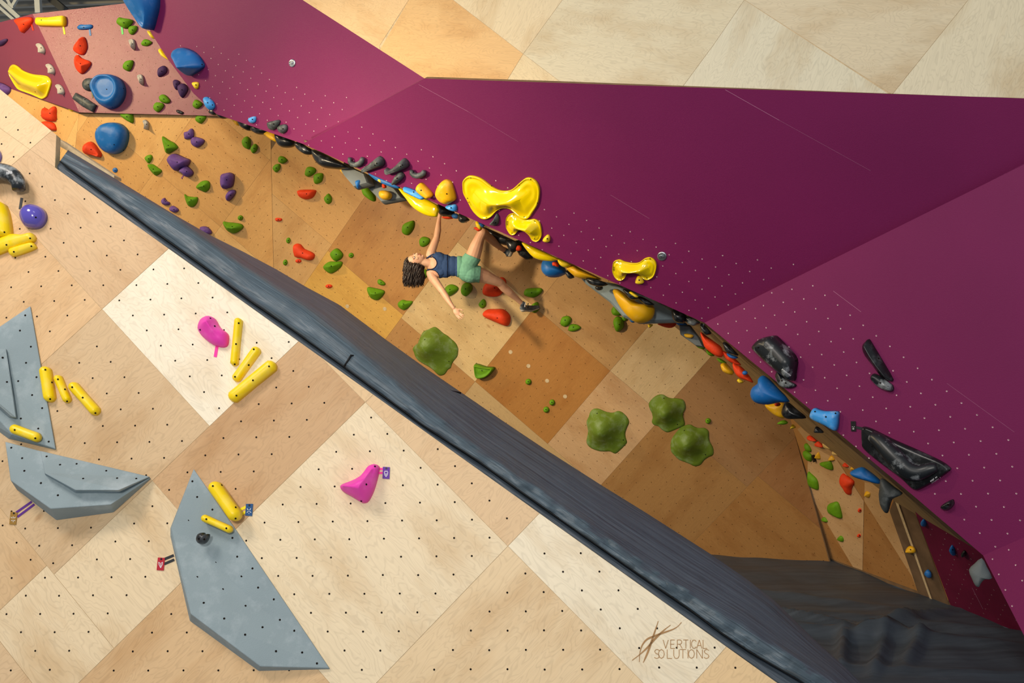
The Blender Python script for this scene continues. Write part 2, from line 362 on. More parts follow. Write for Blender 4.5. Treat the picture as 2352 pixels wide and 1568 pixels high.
word(f, 'SOLUTIONS', [680,722,805,868,930,998,1012,1092,1158], 678, 592, .0034, 'brown', 58)
wf = f.done()
# --- back walls
FX = []
b = Wall('wall_back', PR, [(619,150),(1657,380),(1822,985),PR.hit((1905,1281)),PR.hit((1908,1292)),PR.hit((645,1420))], .03)
RA = [(624.6,404),(1238.8,652.1),(1485.7,814.9),(1550,1122.6)]
rs = [(-1.35,0,-1.35,0,'#e2bb85',0),(0,1.3,-1.35,0,'#b87c3e',H),(1.3,2.2,-1.35,0,'#d2a57a',0),(1.3,2.15,0,1.0,'#d8b488',H),(2.15,3.6,0,1.1,'#a87a50',0),(2.2,3.6,-1.4,0,'#ad7d4a',H),  # back-wall birch tones, warmed in colour to help the warm light
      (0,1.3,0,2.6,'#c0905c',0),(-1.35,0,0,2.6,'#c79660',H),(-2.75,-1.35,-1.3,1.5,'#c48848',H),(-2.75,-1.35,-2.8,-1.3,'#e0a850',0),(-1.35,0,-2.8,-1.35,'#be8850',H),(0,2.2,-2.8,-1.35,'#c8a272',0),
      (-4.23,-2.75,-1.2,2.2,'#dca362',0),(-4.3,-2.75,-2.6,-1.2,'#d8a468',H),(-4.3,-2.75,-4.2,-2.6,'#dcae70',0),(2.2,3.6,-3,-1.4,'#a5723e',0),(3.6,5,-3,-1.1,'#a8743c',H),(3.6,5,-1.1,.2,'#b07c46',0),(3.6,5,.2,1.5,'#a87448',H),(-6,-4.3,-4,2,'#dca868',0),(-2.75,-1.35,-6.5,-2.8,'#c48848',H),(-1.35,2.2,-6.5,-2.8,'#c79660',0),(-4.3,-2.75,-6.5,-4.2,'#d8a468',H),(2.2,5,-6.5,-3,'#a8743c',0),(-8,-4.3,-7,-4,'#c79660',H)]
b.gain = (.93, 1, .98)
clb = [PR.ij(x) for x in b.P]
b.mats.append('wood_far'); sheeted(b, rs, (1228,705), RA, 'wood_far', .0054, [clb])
for p in ((1172.8,808),(1214,840),(1256.7,874),(1298,910),(798,703),(884,709)): b.disc(PR.hit(p), .028, 'edge', .005, 10)
b.done()
l = Wall('wall_left', PLf, [(182,258),(500,266),(621,268),(645,1420),(60,1420)], .03)
LA = [(327.3,302.4),(370.3,281.1)]
ls = []
tn = ['#e8b872','#e2b06a','#dda862','#e6b66c','#d8a35e']  # birch tones with part of the warm light painted in
for i in range(-6, 8):
    for j in range(-8, 6): ls.append((i*1.22, i*1.22+1.22, j*1.22, j*1.22+1.22, tn[(i*3+j*7) % 5], H*((i+j) % 2)))
l.mats.append('wood_far'); sheeted(l, ls, (655,650), LA, 'wood_far', .0054, [[PLf.ij(x) for x in l.P]]); l.done()
u = Wall('wall_left_return', PW0, [(182,258),(28,205),(-160,140),(-160,1400),(60,1400)], .03)
u.mats.append('wood_far'); sheeted(u, [(-8,0,-8,8,'#e3b06a',H),(0,8,-8,8,'#e8b873',0)], (150,330), [(65,237.8)], 'wood_far', .006, [[PW0.ij(x) for x in u.P]]); u.done()
def painted(name, pl, corners, m, thick=.03, nuts=None, dark='darkburg', seams=(), r=.0062, edge='dedge'):
    q = Wall(name, pl, corners, thick, edge, m); q.dark = dark; q.jit = (0,0)
    if nuts:
        for anchor, reg, style in nuts: q.nuts(anchor, q.poly, r, style, reg, .002)
    for a, c, wd in seams: ribbon(q, [a, c], wd*.8, 'scratch', False, .0015)
    return q.done()
painted('wall_upper_left', PP1, [(75,32),(320,4),(600,-26),(640,270),(500,266),(182,258)], 'burgundy', .03, [((215.8,110.1), [(70,30),(330,0),(520,270),(182,258)], 'hole')], r=.0048)
painted('wall_upper_return', PP0, [(75,32),(182,258),(28,205),(-160,140),(-160,92)], 'burgundy')
# --- prow
nA = [((518.2,162.2), [(400,92),(560,118),(700,212),(800,208),(800,290),(695,327),(500,258)], 'nut')]
nB = [((831,291.6), [(700,331),(745,298),(835,285),(1350,500),(1460,526),(1665,580),(1840,603),(1618,738),(1100,512),(900,424)], 'nut')]
nC = [((1709.7,709), [(1618,741),(1815,652),(1872,648),(1925,700),(2145,863),(2400,1060),(2400,1350),(2262,1272)], 'nut')]
painted('wall_prow_left', PA, [(170,-337),(245,-150),(305,0),(350,80),(385,135),(445,215),(497,262),(695,330),(975,180),(695,0)], 'magenta', .05, nA)
painted('wall_prow_middle', PB, [(695,330),(975,180),(2580,233.5),(2600,255),(1618,741)], 'magenta', .05, nB, seams=[((962,194),(1075,256),.004),((1666,206),(1790,276),.005),((1790,276),(2000,392),.002),((1402,447),(1492,502),.003),((1075,256),(1190,325),.002)])
painted('wall_prow_right', PC, [(1618,741),(2600,255),(2700,1090),(2258,1275),(2100,1140),(1900,972),(1760,857)], 'magenta', .05, nC, seams=[((1914,668),(1978,716),.004),((2175,880),(2330,992),.002)])
painted('wall_prow_corner', PD, [(2258,1275),(2500,1170),(2700,1090),(2700,1900),(2490,1735),(2345,1445)], 'magenta', .05, [((2294.7,1318.5), [(2262,1282),(2352,1246),(2352,1440),(2342,1430)], 'nut')])
# --- upper plywood face of the prow
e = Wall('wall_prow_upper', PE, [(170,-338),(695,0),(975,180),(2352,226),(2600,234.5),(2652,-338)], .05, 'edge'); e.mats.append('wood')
e.gain = (.86, .86, .86)  # sheet tones darkened to offset the strong lamp light on this face
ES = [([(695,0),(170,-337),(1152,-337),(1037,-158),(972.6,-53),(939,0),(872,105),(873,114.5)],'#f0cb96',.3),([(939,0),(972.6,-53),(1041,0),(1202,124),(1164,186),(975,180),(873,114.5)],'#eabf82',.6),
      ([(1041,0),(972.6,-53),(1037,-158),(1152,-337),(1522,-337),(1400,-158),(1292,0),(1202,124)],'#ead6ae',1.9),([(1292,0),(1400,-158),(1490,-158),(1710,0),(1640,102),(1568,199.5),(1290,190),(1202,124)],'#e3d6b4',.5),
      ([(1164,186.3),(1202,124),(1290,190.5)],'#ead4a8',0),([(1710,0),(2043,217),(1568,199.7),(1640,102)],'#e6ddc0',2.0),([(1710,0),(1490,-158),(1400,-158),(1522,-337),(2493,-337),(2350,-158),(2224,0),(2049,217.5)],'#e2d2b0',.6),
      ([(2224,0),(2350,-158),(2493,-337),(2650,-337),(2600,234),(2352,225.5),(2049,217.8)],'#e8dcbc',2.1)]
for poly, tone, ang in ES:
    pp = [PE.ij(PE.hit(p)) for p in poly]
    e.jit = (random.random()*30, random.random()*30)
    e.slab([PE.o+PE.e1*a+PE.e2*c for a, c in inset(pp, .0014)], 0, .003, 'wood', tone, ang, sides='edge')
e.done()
def prism(name, base, vec, mats, parent=None):
    bm = bmesh.new(); a = [bm.verts.new(p) for p in base]; c = [bm.verts.new(Vector(p)+vec) for p in base]
    bm.faces.new(a); bm.faces.new(c[::-1])
    for i in range(len(a)): bm.faces.new((a[i-1], c[i-1], c[i], a[i]))
    bmesh.ops.recalc_face_normals(bm, faces=bm.faces); return link(name, bm_mesh(bm, name), mats, parent)
def tube_mesh(name, pts, r, seg=8, caps=True, sm=True):
    bm = bmesh.new(); rings = []; n = len(pts); rr = r if hasattr(r, '__len__') else [r]*n
    up = None
    for k in range(n):
        d = (pts[min(n-1,k+1)]-pts[max(0,k-1)]).normalized()
        if up is None: up = d.orthogonal().normalized()
        up = (up-d*up.dot(d)).normalized(); sd = d.cross(up)
        rings.append([bm.verts.new(pts[k]+(up*math.cos(a)+sd*math.sin(a))*rr[k]) for a in (2*math.pi*i/seg for i in range(seg))])
    for k in range(n-1):
        for i in range(seg): bm.faces.new((rings[k][i], rings[k][(i+1)%seg], rings[k+1][(i+1)%seg], rings[k+1][i]))
    if caps: bm.faces.new(rings[0][::-1]); bm.faces.new(rings[-1])
    bmesh.ops.recalc_face_normals(bm, faces=bm.faces)
    return bm_mesh(bm, name, sm)
# --- underside of the prow
def poly_obj(name, polys, mats, thick=.02, kind='structure'):
    bm = bmesh.new()
    for pts, mi in polys:
        v = [bm.verts.new(p) for p in pts]; fc = bm.faces.new(v); fc.material_index = mi; fc.normal_update()
        n = fc.normal.copy(); v2 = [bm.verts.new(Vector(p)-n*thick) for p in pts]; bm.faces.new(v2[::-1]).material_index = mi
        for i in range(len(v)): bm.faces.new([v[i-1], v2[i-1], v2[i], v[i]]).material_index = mi
    bmesh.ops.recalc_face_normals(bm, faces=bm.faces)
    o = link(name, bm_mesh(bm, name), mats); o['kind'] = kind; return o
def back(p, pl, d=.05): return pl.hit(p)-pl.n*d
EA = [back(p, PA) for p in ((350,78),(385,132),(445,212),(497,258),(695,326))]; EB = [back(p, PB) for p in ((695,326),(900,420),(1100,512),(1300,600),(1500,690),(1618,736))]
EC = [back(p, PC) for p in ((1618,736),(1760,852),(1900,967),(2100,1136),(2258,1270))]
BA = [PP1.hit((375,60)),PP1.hit((410,110)),PP1.hit((470,190)),PP1.hit((520,240)),PLf.hit((620,262))]
BB = [PR.hit(p) for p in ((640,280),(900,390),(1100,480),(1300,570),(1500,660),(1612,762))]
BC = [PR.hit((1612,762)),PR.hit((1740,880)),PW1.hit((1850,985)),PW1.hit((2010,1110)),PW1.hit((2060,1150))]
st = []
for a, c, sp in ((EA,BA,.1),(EB,BB,.12),(EC,BC,.2)):
    for k in range(len(a)-1):
        m0, m1 = a[k].lerp(c[k], sp), a[k+1].lerp(c[k+1], sp)
        st += [([a[k],a[k+1],m1],1),([a[k],m1,m0],1),([m0,m1,c[k+1]],0),([m0,c[k+1],c[k]],0)]
poly_obj('wall_prow_underside', st, ['under','plank'])
bb = prism('bare_bolt', [PW1.hit(p)+PW1.n*.01 for p in ((1869,1043),(1872,1043),(1877,1058),(1874,1059))], PW1.n*.03, ['screw']); tag(bb, 'thin dark bolt strip between green holds and an amber cone in the right recess', 'bolt')
w1 = Wall('wall_right', PW1, [(1905,1281),(1908,1292),(2185,1392),(2179,1383),(2160,1080),(1780,834),(1822,985)], .03)
w1.mats.append('wood_far')
w1.jit = (3,2); P1 = lambda ps: [PW1.ij(PW1.hit(p)) for p in ps]
w1.slab([PW1.hit(p) for p in ((1905,1281),(1822,985),(1780,834),(2150,1080),(2179,1383))], 0, .002, 'wood_far', '#b07f49', 0)
for ps, tone in (([(1857,1018),(1855,1126),(1864,1140),(1960,1301),(1982,1309),(1985,1150),(1923,1055)],'#d2ab7c'),([(1987,1107),(1986,1150),(2095,1322),(2108,1356),(2048,1176),(2019,1112)],'#cfa674'),([(1832,985),(1857,1018),(1923,1055),(1987,1107),(2019,1112),(2040,1150),(2050,1060),(1900,940)],'#b99468')):
    w1.jit = (random.random()*9, 1); w1.slab([PW1.hit(p) for p in ps], 0, .006, 'wood_far', tone, .5)
w1.slab([PW1.hit(p) for p in ((2045,1172),(2112,1362),(2182,1390),(2107,1185),(2062,1130))], 0, .012, 'plank', '#ffffff', 0)
w1.slab([PW1.hit(p) for p in ((2060,1146),(2141,1373),(2146,1375),(2067,1150))], 0, .03, 'edge', '#ffffff', 0)
for x in ((1990,1165),(2060,1290)): pass
w1.nuts((1960,1200), P1([(1905,1281),(1835,1030),(2040,1170),(2110,1360)]), .005, 'hole', None, .007); w1.done()
painted('wall_right_burgundy', PN, [(2184,1392),(2352,1456),(2700,1600),(2700,1350),(2330,1300),(2240,1200),(2060,1060),(2100,1170)], 'darkburg', .03,
        [((2202.5,1362.9), [(2118,1180),(2250,1280),(2345,1440),(2180,1380)], 'nut')], 'darkburg', [((2233,1349),(2258,1398),.010)], r=.006)
# battens closing the joints between the prow's facets from behind
for nm, (pa, p1, p2), (pb, q1, q2), m in (('trim_1',(PA,(695,330),(975,180)),(PB,(695,330),(975,180)),'magenta'),('trim_2',(PB,(1618,741),(2600,255)),(PC,(1618,741),(2600,255)),'magenta'),
        ('trim_3',(PB,(975,180),(2600,234)),(PE,(975,180),(2600,234)),'edge'),('trim_4',(PA,(170,-337),(975,180)),(PE,(170,-337),(975,180)),'edge'),('trim_5',(PC,(2258,1275),(2700,1090)),(PD,(2258,1275),(2700,1090)),'magenta')):
    x0 = (pa.hit(p1)+pb.hit(q1))/2; x1 = (pa.hit(p2)+pb.hit(q2))/2; back_ = (pa.n+pb.n).normalized()*-.085; dd_ = (x1-x0).normalized()*.12; x0 = x0+dd_; x1 = x1-dd_
    struct(link(nm, tube_mesh(nm, [x0+back_, x1+back_], .05, 8), [m]))
# ---------------------------------------------------------------- floor of black covered mats
def fold(x, y):
    z = 0
    for (cx, cy, ang, ln, wd, h) in ((3.2,9.0,-.25,1.6,.10,.05),(3.9,9.4,.5,.8,.06,.05),(3.0,8.5,1.2,.5,.05,.05),(3.3,8.4,1.1,.6,.05,.04),(3.7,8.6,1.0,.6,.06,.04),(2.6,9.8,-.6,1.2,.07,.04),(4.2,9.3,-.35,1.5,.1,.03),(3.6,8.0,-.1,2.0,.08,.02),(2.9,10.4,-.4,1.2,.1,.03),(3.45,8.9,.2,.35,.05,.06)):
        u = (x-cx)*math.cos(ang)+(y-cy)*math.sin(ang); v = -(x-cx)*math.sin(ang)+(y-cy)*math.cos(ang)
        z += h*math.exp(-(u/ln)**4)*math.exp(-(v/wd)**2)
    return z
bm = bmesh.new(); uv = bm.loops.layers.uv.new('grain'); NX, NY = 190, 150; grid = []
for j in range(NY+1):
    row = []
    for i in range(NX+1):
        x = -9+15.5*(i/NX if i else 0); x = -9+i*(10.0/40) if i <= 40 else 1+(i-40)*(5.4/150); y = 5.4+8.3*j/NY
        z = FLOOR-.03+fold(x, y)*1.9+.035*noise.noise(Vector((x*.7, y*1.7, 0)))+.02*noise.noise(Vector((x*3, y*1.2, 4))); row.append(bm.verts.new((x, y, z)))
    grid.append(row)
for j in range(NY):
    for i in range(NX):
        fc = bm.faces.new((grid[j][i], grid[j][i+1], grid[j+1][i+1], grid[j+1][i]))
        for lo in fc.loops: lo[uv].uv = (lo.vert.co.x*.9+lo.vert.co.y*.3, lo.vert.co.y*.10)
o = link('floor', bm_mesh(bm, 'floor', True), ['mat_black']); struct(o)
m_ = o.modifiers.new('thickness', 'SOLIDIFY'); m_.thickness = .15; m_.offset = -1
# ---------------------------------------------------------------- padded top of the slab
NE = [(127,385),(1782,1566),(1900,1650)]
SE = [(131,370),(228,440),(355,535),(498,637),(580,698),(656,749),(770,831),(843,885),(972,980),(1095,1060),(1200,1135),(1340,1233),(1507,1350),(1578,1398),(1650,1452),(1726,1502),(1830,1562),(1960,1640)]
RI = [(134,352),(240,405),(400,495),(560,610),(700,700),(780,762),(989,938),(1098,1023),(1210,1098),(1380,1220),(1560,1340),(1700,1420),(1800,1490),(1900,1556),(2000,1635)]
FR = [(137,333),(258,406),(330,450),(406,496),(483,540),(559,578),(636,619),(700,657),(780,700),(884,778),(979,846),(1064,904),(1159,969),(1244,1026),(1380,1113),(1482,1176),(1640,1277),(1716,1330),(1779,1379),(1834,1433),(1882,1479),(1943,1533),(2010,1600),(2040,1640)]
D_ = Vector((1655,1181)).normalized()
def along(poly, s):
    c = [D_.dot(Vector(p)) for p in poly]
    if s <= c[0]: i = 0
    elif s >= c[-1]: i = len(c)-2
    else: i = max(k for k in range(len(c)-1) if c[k] <= s)
    t = (s-c[i])/(c[i+1]-c[i]); return Vector(poly[i]).lerp(Vector(poly[i+1]), t)
s0 = D_.dot(Vector((127,385))); s1 = D_.dot(Vector((1782,1566)))+330
bm = bmesh.new(); uv = bm.loops.layers.uv.new('grain'); rows = []; NS = 240
for k in range(NS+1):
    t = k/NS; s = s0+(s1-s0)*t; a, c, d, e_ = along(NE, s), along(SE, s)+Vector((2.2,-3.2)), along(RI, s), along(FR, s)
    d0 = PF.hit(a).y; row = []; last = .15+.85*min(1, t*6)
    L = (s-s0)*d0/FOC
    wr = lambda q, sc, amp: amp*noise.noise(Vector((L*sc-q*.55, q*.7, 2.0+.4*sc)))
    prof = [(c, .05), (c, -.0), (c.lerp(d, .12), -.02), (c.lerp(d, .35), -.015), (c.lerp(d, .6), .0), (c.lerp(d, .82), .03), (d, .09), (d.lerp(e_, .2), .22*last+.03), (d.lerp(e_, .45), .42*last+.03), (d.lerp(e_, .7), .62*last+.03), (d.lerp(e_, .9), .82*last+.03), (e_, .95*last+.03)]
    for q, (p, dep) in enumerate(prof):
        amp = (.030+.035*min(1, max(0, t-.3)*2.5)) if 2 <= q <= 5 else .006
        row.append(at(p, d0+dep+wr(q, 9, amp)+wr(q+9, 22, amp*.6)*(1 if t > .35 else .6)))
    x = row[-1]; row.append(x+Vector((.03,.15,-.05))); row.append(x+Vector((.05,.2,-.4))); row.append(Vector((x.x+.08, x.y+.2, min(x.z-.5, FLOOR-.1)))); rows.append([bm.verts.new(p) for p in row])
for k in range(NS):
    for q in range(len(rows[0])-1):
        fc = bm.faces.new((rows[k][q], rows[k+1][q], rows[k+1][q+1], rows[k][q+1])); fc.smooth = True
        for lo, (kk, qq) in zip(fc.loops, ((k,q),(k+1,q),(k+1,q+1),(k,q+1))): lo[uv].uv = (kk*.03, qq*.055)
        if q >= 11: pass
bmesh.ops.recalc_face_normals(bm, faces=bm.faces)
me = bpy.data.meshes.new('landing_pad'); bm.to_mesh(me); bm.free()
pad = link('landing_pad', me, ['mat_top']); tag(pad, 'long grey vinyl covered pad running along the sloping top edge of the front plywood slab', 'mat')
bm = bmesh.new(); uv = bm.loops.layers.uv.new('grain'); rows = []
for k in range(121):
    t = k/120; s = s0+(s1-s0)*t; a, c = along(NE, s), along(SE, s); d0 = PF.hit(a).y; L = (s-s0)*d0/FOC
    rows.append([bm.verts.new(at(p, d0+dd+.012*noise.noise(Vector((L*5, q*2., 7))))) for q, (p, dd) in enumerate(((a-Vector((2,-3)), .05),(a, .03),(a.lerp(c, .4), .03),(a.lerp(c, .8), .05),(c+Vector((5,-7)), .09)))])
for k in range(120):
    for q in range(4):
        fc = bm.faces.new((rows[k][q], rows[k+1][q], rows[k+1][q+1], rows[k][q+1])); fc.smooth = True
        for lo, (kk, qq) in zip(fc.loops, ((k,q),(k+1,q),(k+1,q+1),(k,q+1))): lo[uv].uv = (kk*.07, qq*.09)
bmesh.ops.recalc_face_normals(bm, faces=bm.faces)
me = bpy.data.meshes.new('lower_flap'); bm.to_mesh(me); bm.free(); link('lower_flap', me, ['mat_flap'], pad)
pts = []
for k in range(91):
    s = s0+(s1-s0)*k/90; a = along(NE, s); pts.append(at(along(SE, s)+Vector((2,-2.5)), PF.hit(a).y+.0))
link('piping', tube_mesh('piping', pts, .004), ['seam'], pad)
# seam of the overlapping cover
pts = []
for p, dd in (((790,842),.0),((806,816),.02),((830,818),.1),((865,836),.25),((905,855),.4),((960,878),.55),((1010,893),.75),((1058,902),.95)):
    s = D_.dot(Vector(p)); pts.append(at(p, PF.hit(along(NE, s)).y+dd-.03))
link('cover_seam', tube_mesh('cover_seam', pts, .006), ['seam'], pad)
# board behind the pad
dd = PF.hit((127,385)).y+.35
tb = prism('edge_board', [at(p, dd) for p in ((134,318),(134,334),(262,410),(262,403))], Vector((0,.12,0)), ['t_board'] if 't_board' in M else ['edge'])
tag(tb, 'pale edge board behind the top end of the long grey pad', 'board')
# ---------------------------------------------------------------- roof deck and trusses, top left
bm = bmesh.new(); zc = 5.35; n = 60; prev = None
for k in range(n*4+1):
    y = 13.2+k*.075; z = zc+(.07 if (k//2) % 2 else 0)
    cur = (bm.verts.new((-14, y+.6, z)), bm.verts.new((-2.5, y-.6, z)))
    if prev: bm.faces.new((prev[0], prev[1], cur[1], cur[0]))
    prev = cur
struct(link('ceiling', bm_mesh(bm, 'ceiling'), ['deck']))
def bar(name, a, c, r, m, parent=None, seg=4): return link(name, tube_mesh(name, [a, c], r, seg, True, False), [m], parent)
tr = bpy.data.objects.new('roof_truss', None); C.objects.link(tr); tr.location = at((60,20), 14.2)
tag(tr, 'pale steel roof truss with crossed braces above the far left wall', 'truss')
def rel(o, par): return o
for nm, a, c, r in (('chord',(-60,-55),(46,42),.045),('chord',(-66,-40),(40,52),.03),('post',(84,-60),(89,31),.055),('brace',(55,-30),(22,26),.03),('brace',(-5,-40),(30,20),.03),('brace',(20,-60),(21,20),.022)):
    o = bar(nm, at(a, 14.0)-tr.location, at(c, 14.0)-tr.location, r, 'truss', tr)
bm_o = bar('roof_beam', at((90,-25), 14.6), at((150,24), 14.6), .07, 'beam'); tag(bm_o, 'dark diagonal roof beam right of the pale truss', 'beam')
# ================================================================ HOLDS
def catmull(P, n):
    P = [Vector(p) for p in P]; out = []; L = len(P); per = max(2, round(n/L))
    for k in range(L):
        p0, p1, p2, p3 = P[k-1], P[k], P[(k+1)%L], P[(k+2)%L]
        for q in range(per):
            t = q/per; out.append(.5*((2*p1)+(p2-p0)*t+(2*p0-5*p1+4*p2-p3)*t*t+(3*p1-p0-3*p2+p3)*t**3))
    return out
def prof(s, kind):
    if kind == 'dome': return (1-(1-s)**2.1)**(1/2.1)
    if kind == 'pebble': return (1-(1-s)**3)**(1/3)*.9+.1*s
    if kind == 'cone': return .35*(1-(1-s)**3)**(1/3)+.65*s
    if kind == 'peak': return .12*(1 if s > 0 else 0)+.88*s**1.25
    if kind == 'flat': return min(1, s*6)**.5*.9+.1*s
    if kind == 'wave': return .10*min(1, s*20)+.90*(s*s*(3-2*s))
    if kind == 'scoop': return (1-(1-min(1,s/.3))**2)**.5 if s < .3 else 1-.22*min(1, (s-.3)/.12)+.06*max(0, s-.42)
    if kind == 'bone':
        if s < .06: return .22*math.sqrt(s/.06)
        if s < .16: return .22-.08*math.sin((s-.06)/.1*math.pi/2)
        q = (s-.16)/.84; return .14+.86*(q*q*(3-2*q))**.8
    return s
def rough_(co, amp, f=26):
    return amp*(noise.noise(co*f)+.5*noise.noise(co*f*2.3))
def puff(name, pl, outline, Hh, ridge=None, rh=None, kind='dome', n=28, sharp=False, rings=8, bump=.0025, both=False, base=0.0, mats=('green',), org=None, parent=None):
    """solid grown from its outline on the wall plane: rings run in from the outline to a ridge line and rise"""
    P2 = [Vector(p) for p in outline] if sharp else catmull(outline, n)
    if sharp:
        Q = []
        for k in range(len(P2)):
            a, c = P2[k], P2[(k+1) % len(P2)]
            for t in (.02, .25, .5, .75, .98): Q.append(a.lerp(c, t))
        P2 = Q
    cx = sum((Vector(p) for p in P2), Vector((0,0)))/len(P2)
    ridge = [Vector(r) for r in (ridge or [cx])]; rh = rh or [1]*len(ridge)
    c3_ = pl.hit(cx); o = org or c3_; bm = bmesh.new(); nn = pl.n; allr = []; apex = []
    def nearest(p):
        if len(ridge) == 1: return ridge[0], rh[0]
        best = None
        for k in range(len(ridge)-1):
            a, c = ridge[k], ridge[k+1]; d = c-a; t = max(0, min(1, (p-a).dot(d)/max(1e-6, d.length_squared))); q = a+d*t
            if best is None or (q-p).length < best[0]: best = ((q-p).length, q, rh[k]+(rh[k+1]-rh[k])*t)
        return best[1], best[2]
    NR = [nearest(p) for p in P2]
    # smooth the ridge targets a little so the rings stay even
    L = len(P2); RT = []
    for k in range(L):
        q = (NR[k-1][0]+NR[k][0]*2+NR[(k+1)%L][0])/4; h = (NR[k-1][1]+NR[k][1]*2+NR[(k+1)%L][1])/4; RT.append((q, h))
    mean_r = sum((P2[k]-RT[k][0]).length for k in range(L))/L
    sv = [0]+[((k/rings)**1.35) for k in range(1, rings)]+[.985]
    if kind == 'bone': sv = [0,.015,.035,.07,.10,.135,.17,.22,.3,.4,.52,.65,.8,.92,.985]
    if kind in ('flat',): sv = [0,.02,.05,.1,.17,.3,.5,.75,.985]
    def ring(s, side):
        r = []
        for k in range(L):
            p = P2[k].lerp(RT[k][0], s)
            if kind == 'wave':
                d_ = P2[k]-RT[k][0]; p = RT[k][0]+d_.normalized()*(d_.length+(mean_r-d_.length)*min(1, s*1.7))*(1-s)
            h = Hh*prof(s, kind)*(1+(RT[k][1]-1)*min(1, s*1.6)); co = pl.hit(p)
            if s > .1 and bump: h += rough_(co, bump)
            r.append(bm.verts.new(co-o+nn*(base+side*h)))
        return r
    A = [ring(s, 1) for s in sv]
    def skin_(A, flip):
        for q in range(len(A)-1):
            for k in range(L):
                v = (A[q][k], A[q][(k+1)%L], A[q+1][(k+1)%L], A[q+1][k]); bm.faces.new(v[::-1] if flip else v)
        bm.faces.new(A[-1] if not flip else A[-1][::-1])
    skin_(A, False)
    if both:
        B = [A[0]]+[ring(s, -1) for s in sv[1:]]; skin_(B, True)
    else: bm.faces.new(A[0][::-1])
    bmesh.ops.remove_doubles(bm, verts=bm.verts, dist=.0006)
    bmesh.ops.recalc_face_normals(bm, faces=bm.faces)
    me = bm_mesh(bm, name, True)
    if not both or sharp or kind in ('flat','bone'):
        me.polygons.foreach_set('use_smooth', [not (kind == 'flat' and sharp)]*len(me.polygons))
    ob = link(name, me, mats, parent, None if parent else o); return ob
def height_at(pl, outline, ridge, rh, Hh, kind, p): return Hh
def bolt(par, pl, p, h, r=.009):
    o = par.location; c = pl.hit(p)-o+pl.n*h
    bm = bmesh.new(); u, v = pl.e1, pl.e2
    a = [bm.verts.new(c+(u*math.cos(t)+v*math.sin(t))*r+pl.n*.003) for t in (k*math.pi/4 for k in range(8))]; b_ = [bm.verts.new(x.co-pl.n*.02) for x in a]
    bm.faces.new(a); bm.faces.new(b_[::-1])
    for k in range(8): bm.faces.new((a[k-1], b_[k-1], b_[k], a[k]))
    bmesh.ops.recalc_face_normals(bm, faces=bm.faces)
    return link('bolt', bm_mesh(bm, 'bolt'), ['hole'], par)
def surf(ob, pl, p):
    """height of a hold's surface over its wall at pixel p, found on the mesh"""
    x = pl.hit(p)-ob.location; best = None; d = x+ob.location; d.normalize()
    from mathutils.bvhtree import BVHTree
    if 'bvh' not in surf.__dict__: surf.bvh = {}
    t = surf.bvh.get(ob.name) or surf.bvh.setdefault(ob.name, BVHTree.FromPolygons([v.co for v in ob.data.vertices], [p_.vertices for p_ in ob.data.polygons]))
    loc, nor, i, dist = t.ray_cast(-ob.location, d, 100)
    return (loc, nor) if loc else (x, pl.n)
def bolt_on(ob, pl, p, r=None):
    r = r or (.0055 if ob.location.y < 6.6 else .0072)
    loc, nor = surf(ob, pl, p)
    if nor.dot(-(loc+ob.location)) < 0: nor = -nor
    u = nor.orthogonal().normalized(); v = nor.cross(u); bm = bmesh.new()
    a = [bm.verts.new(loc+(u*math.cos(t)+v*math.sin(t))*r+nor*.0035) for t in (k*math.pi/4 for k in range(8))]; b_ = [bm.verts.new(x.co-nor*.012) for x in a]
    bm.faces.new(a); bm.faces.new(b_[::-1])
    for k in range(8): bm.faces.new((a[k-1], b_[k-1], b_[k], a[k]))
    bmesh.ops.recalc_face_normals(bm, faces=bm.faces); link('bolt', bm_mesh(bm, 'bolt'), ['hole'], ob)
def strip(par, pl, a, c, wpx, m, name='tape', h=.006):
    """flat ribbon on the wall from pixel a to pixel c"""
    a, c = Vector(a), Vector(c); d = (c-a).normalized(); s = Vector((-d.y, d.x))*wpx/2; o = par.location if par else Vector()
    pts = [pl.hit(p)-o+pl.n*h for p in (a+s, c+s, c-s, a-s)]
    ob = prism(name, pts, -pl.n*.0035, [m], par); return ob
CN = dict(green='green', olive='olive green', red='orange-red', yellow='yellow', gyellow='glossy yellow', oyellow='amber yellow', cream='cream', blue='blue', lblue='sky blue', purple='purple', dpurple='dark purple', violet='violet', grey='pale grey', black='charcoal', bblack='black', cblack='chalky black', pink='hot pink')
GR = {}
USED = set()
def hold(col, pl, outline, Hh, label, ridge=None, rh=None, kind='dome', bolts=1, name='climbing_hold', tape=None, group=None, n=28, bump=.003, sharp=False, rings=8, both=False):
    ob = puff(name, pl, outline, Hh, ridge, rh, kind, n, sharp, rings, bump, both, mats=(col,))
    g_ = group or (CN[col]+' climbing holds')
    full = label
    tag(ob, full, 'climbing hold', g_)
    xs = [p[0] for p in outline]; ys = [p[1] for p in outline]; c = (sum(xs)/len(xs), sum(ys)/len(ys))
    if bolts == 1: bolt_on(ob, pl, (c[0]-.08*(max(xs)-min(xs)), c[1]))
    elif bolts:
        for p in bolts: bolt_on(ob, pl, p)
    if tape: strip(ob, pl, tape[0], tape[1], tape[2], tape[3])
    return ob
def ell(cx, cy, rx, ry, rot=0, n=8):
    c, s = math.cos(math.radians(rot)), math.sin(math.radians(rot))
    return [(cx+rx*math.cos(t)*c-ry*math.sin(t)*s, cy+rx*math.cos(t)*s+ry*math.sin(t)*c) for t in (k*2*math.pi/n for k in range(n))]
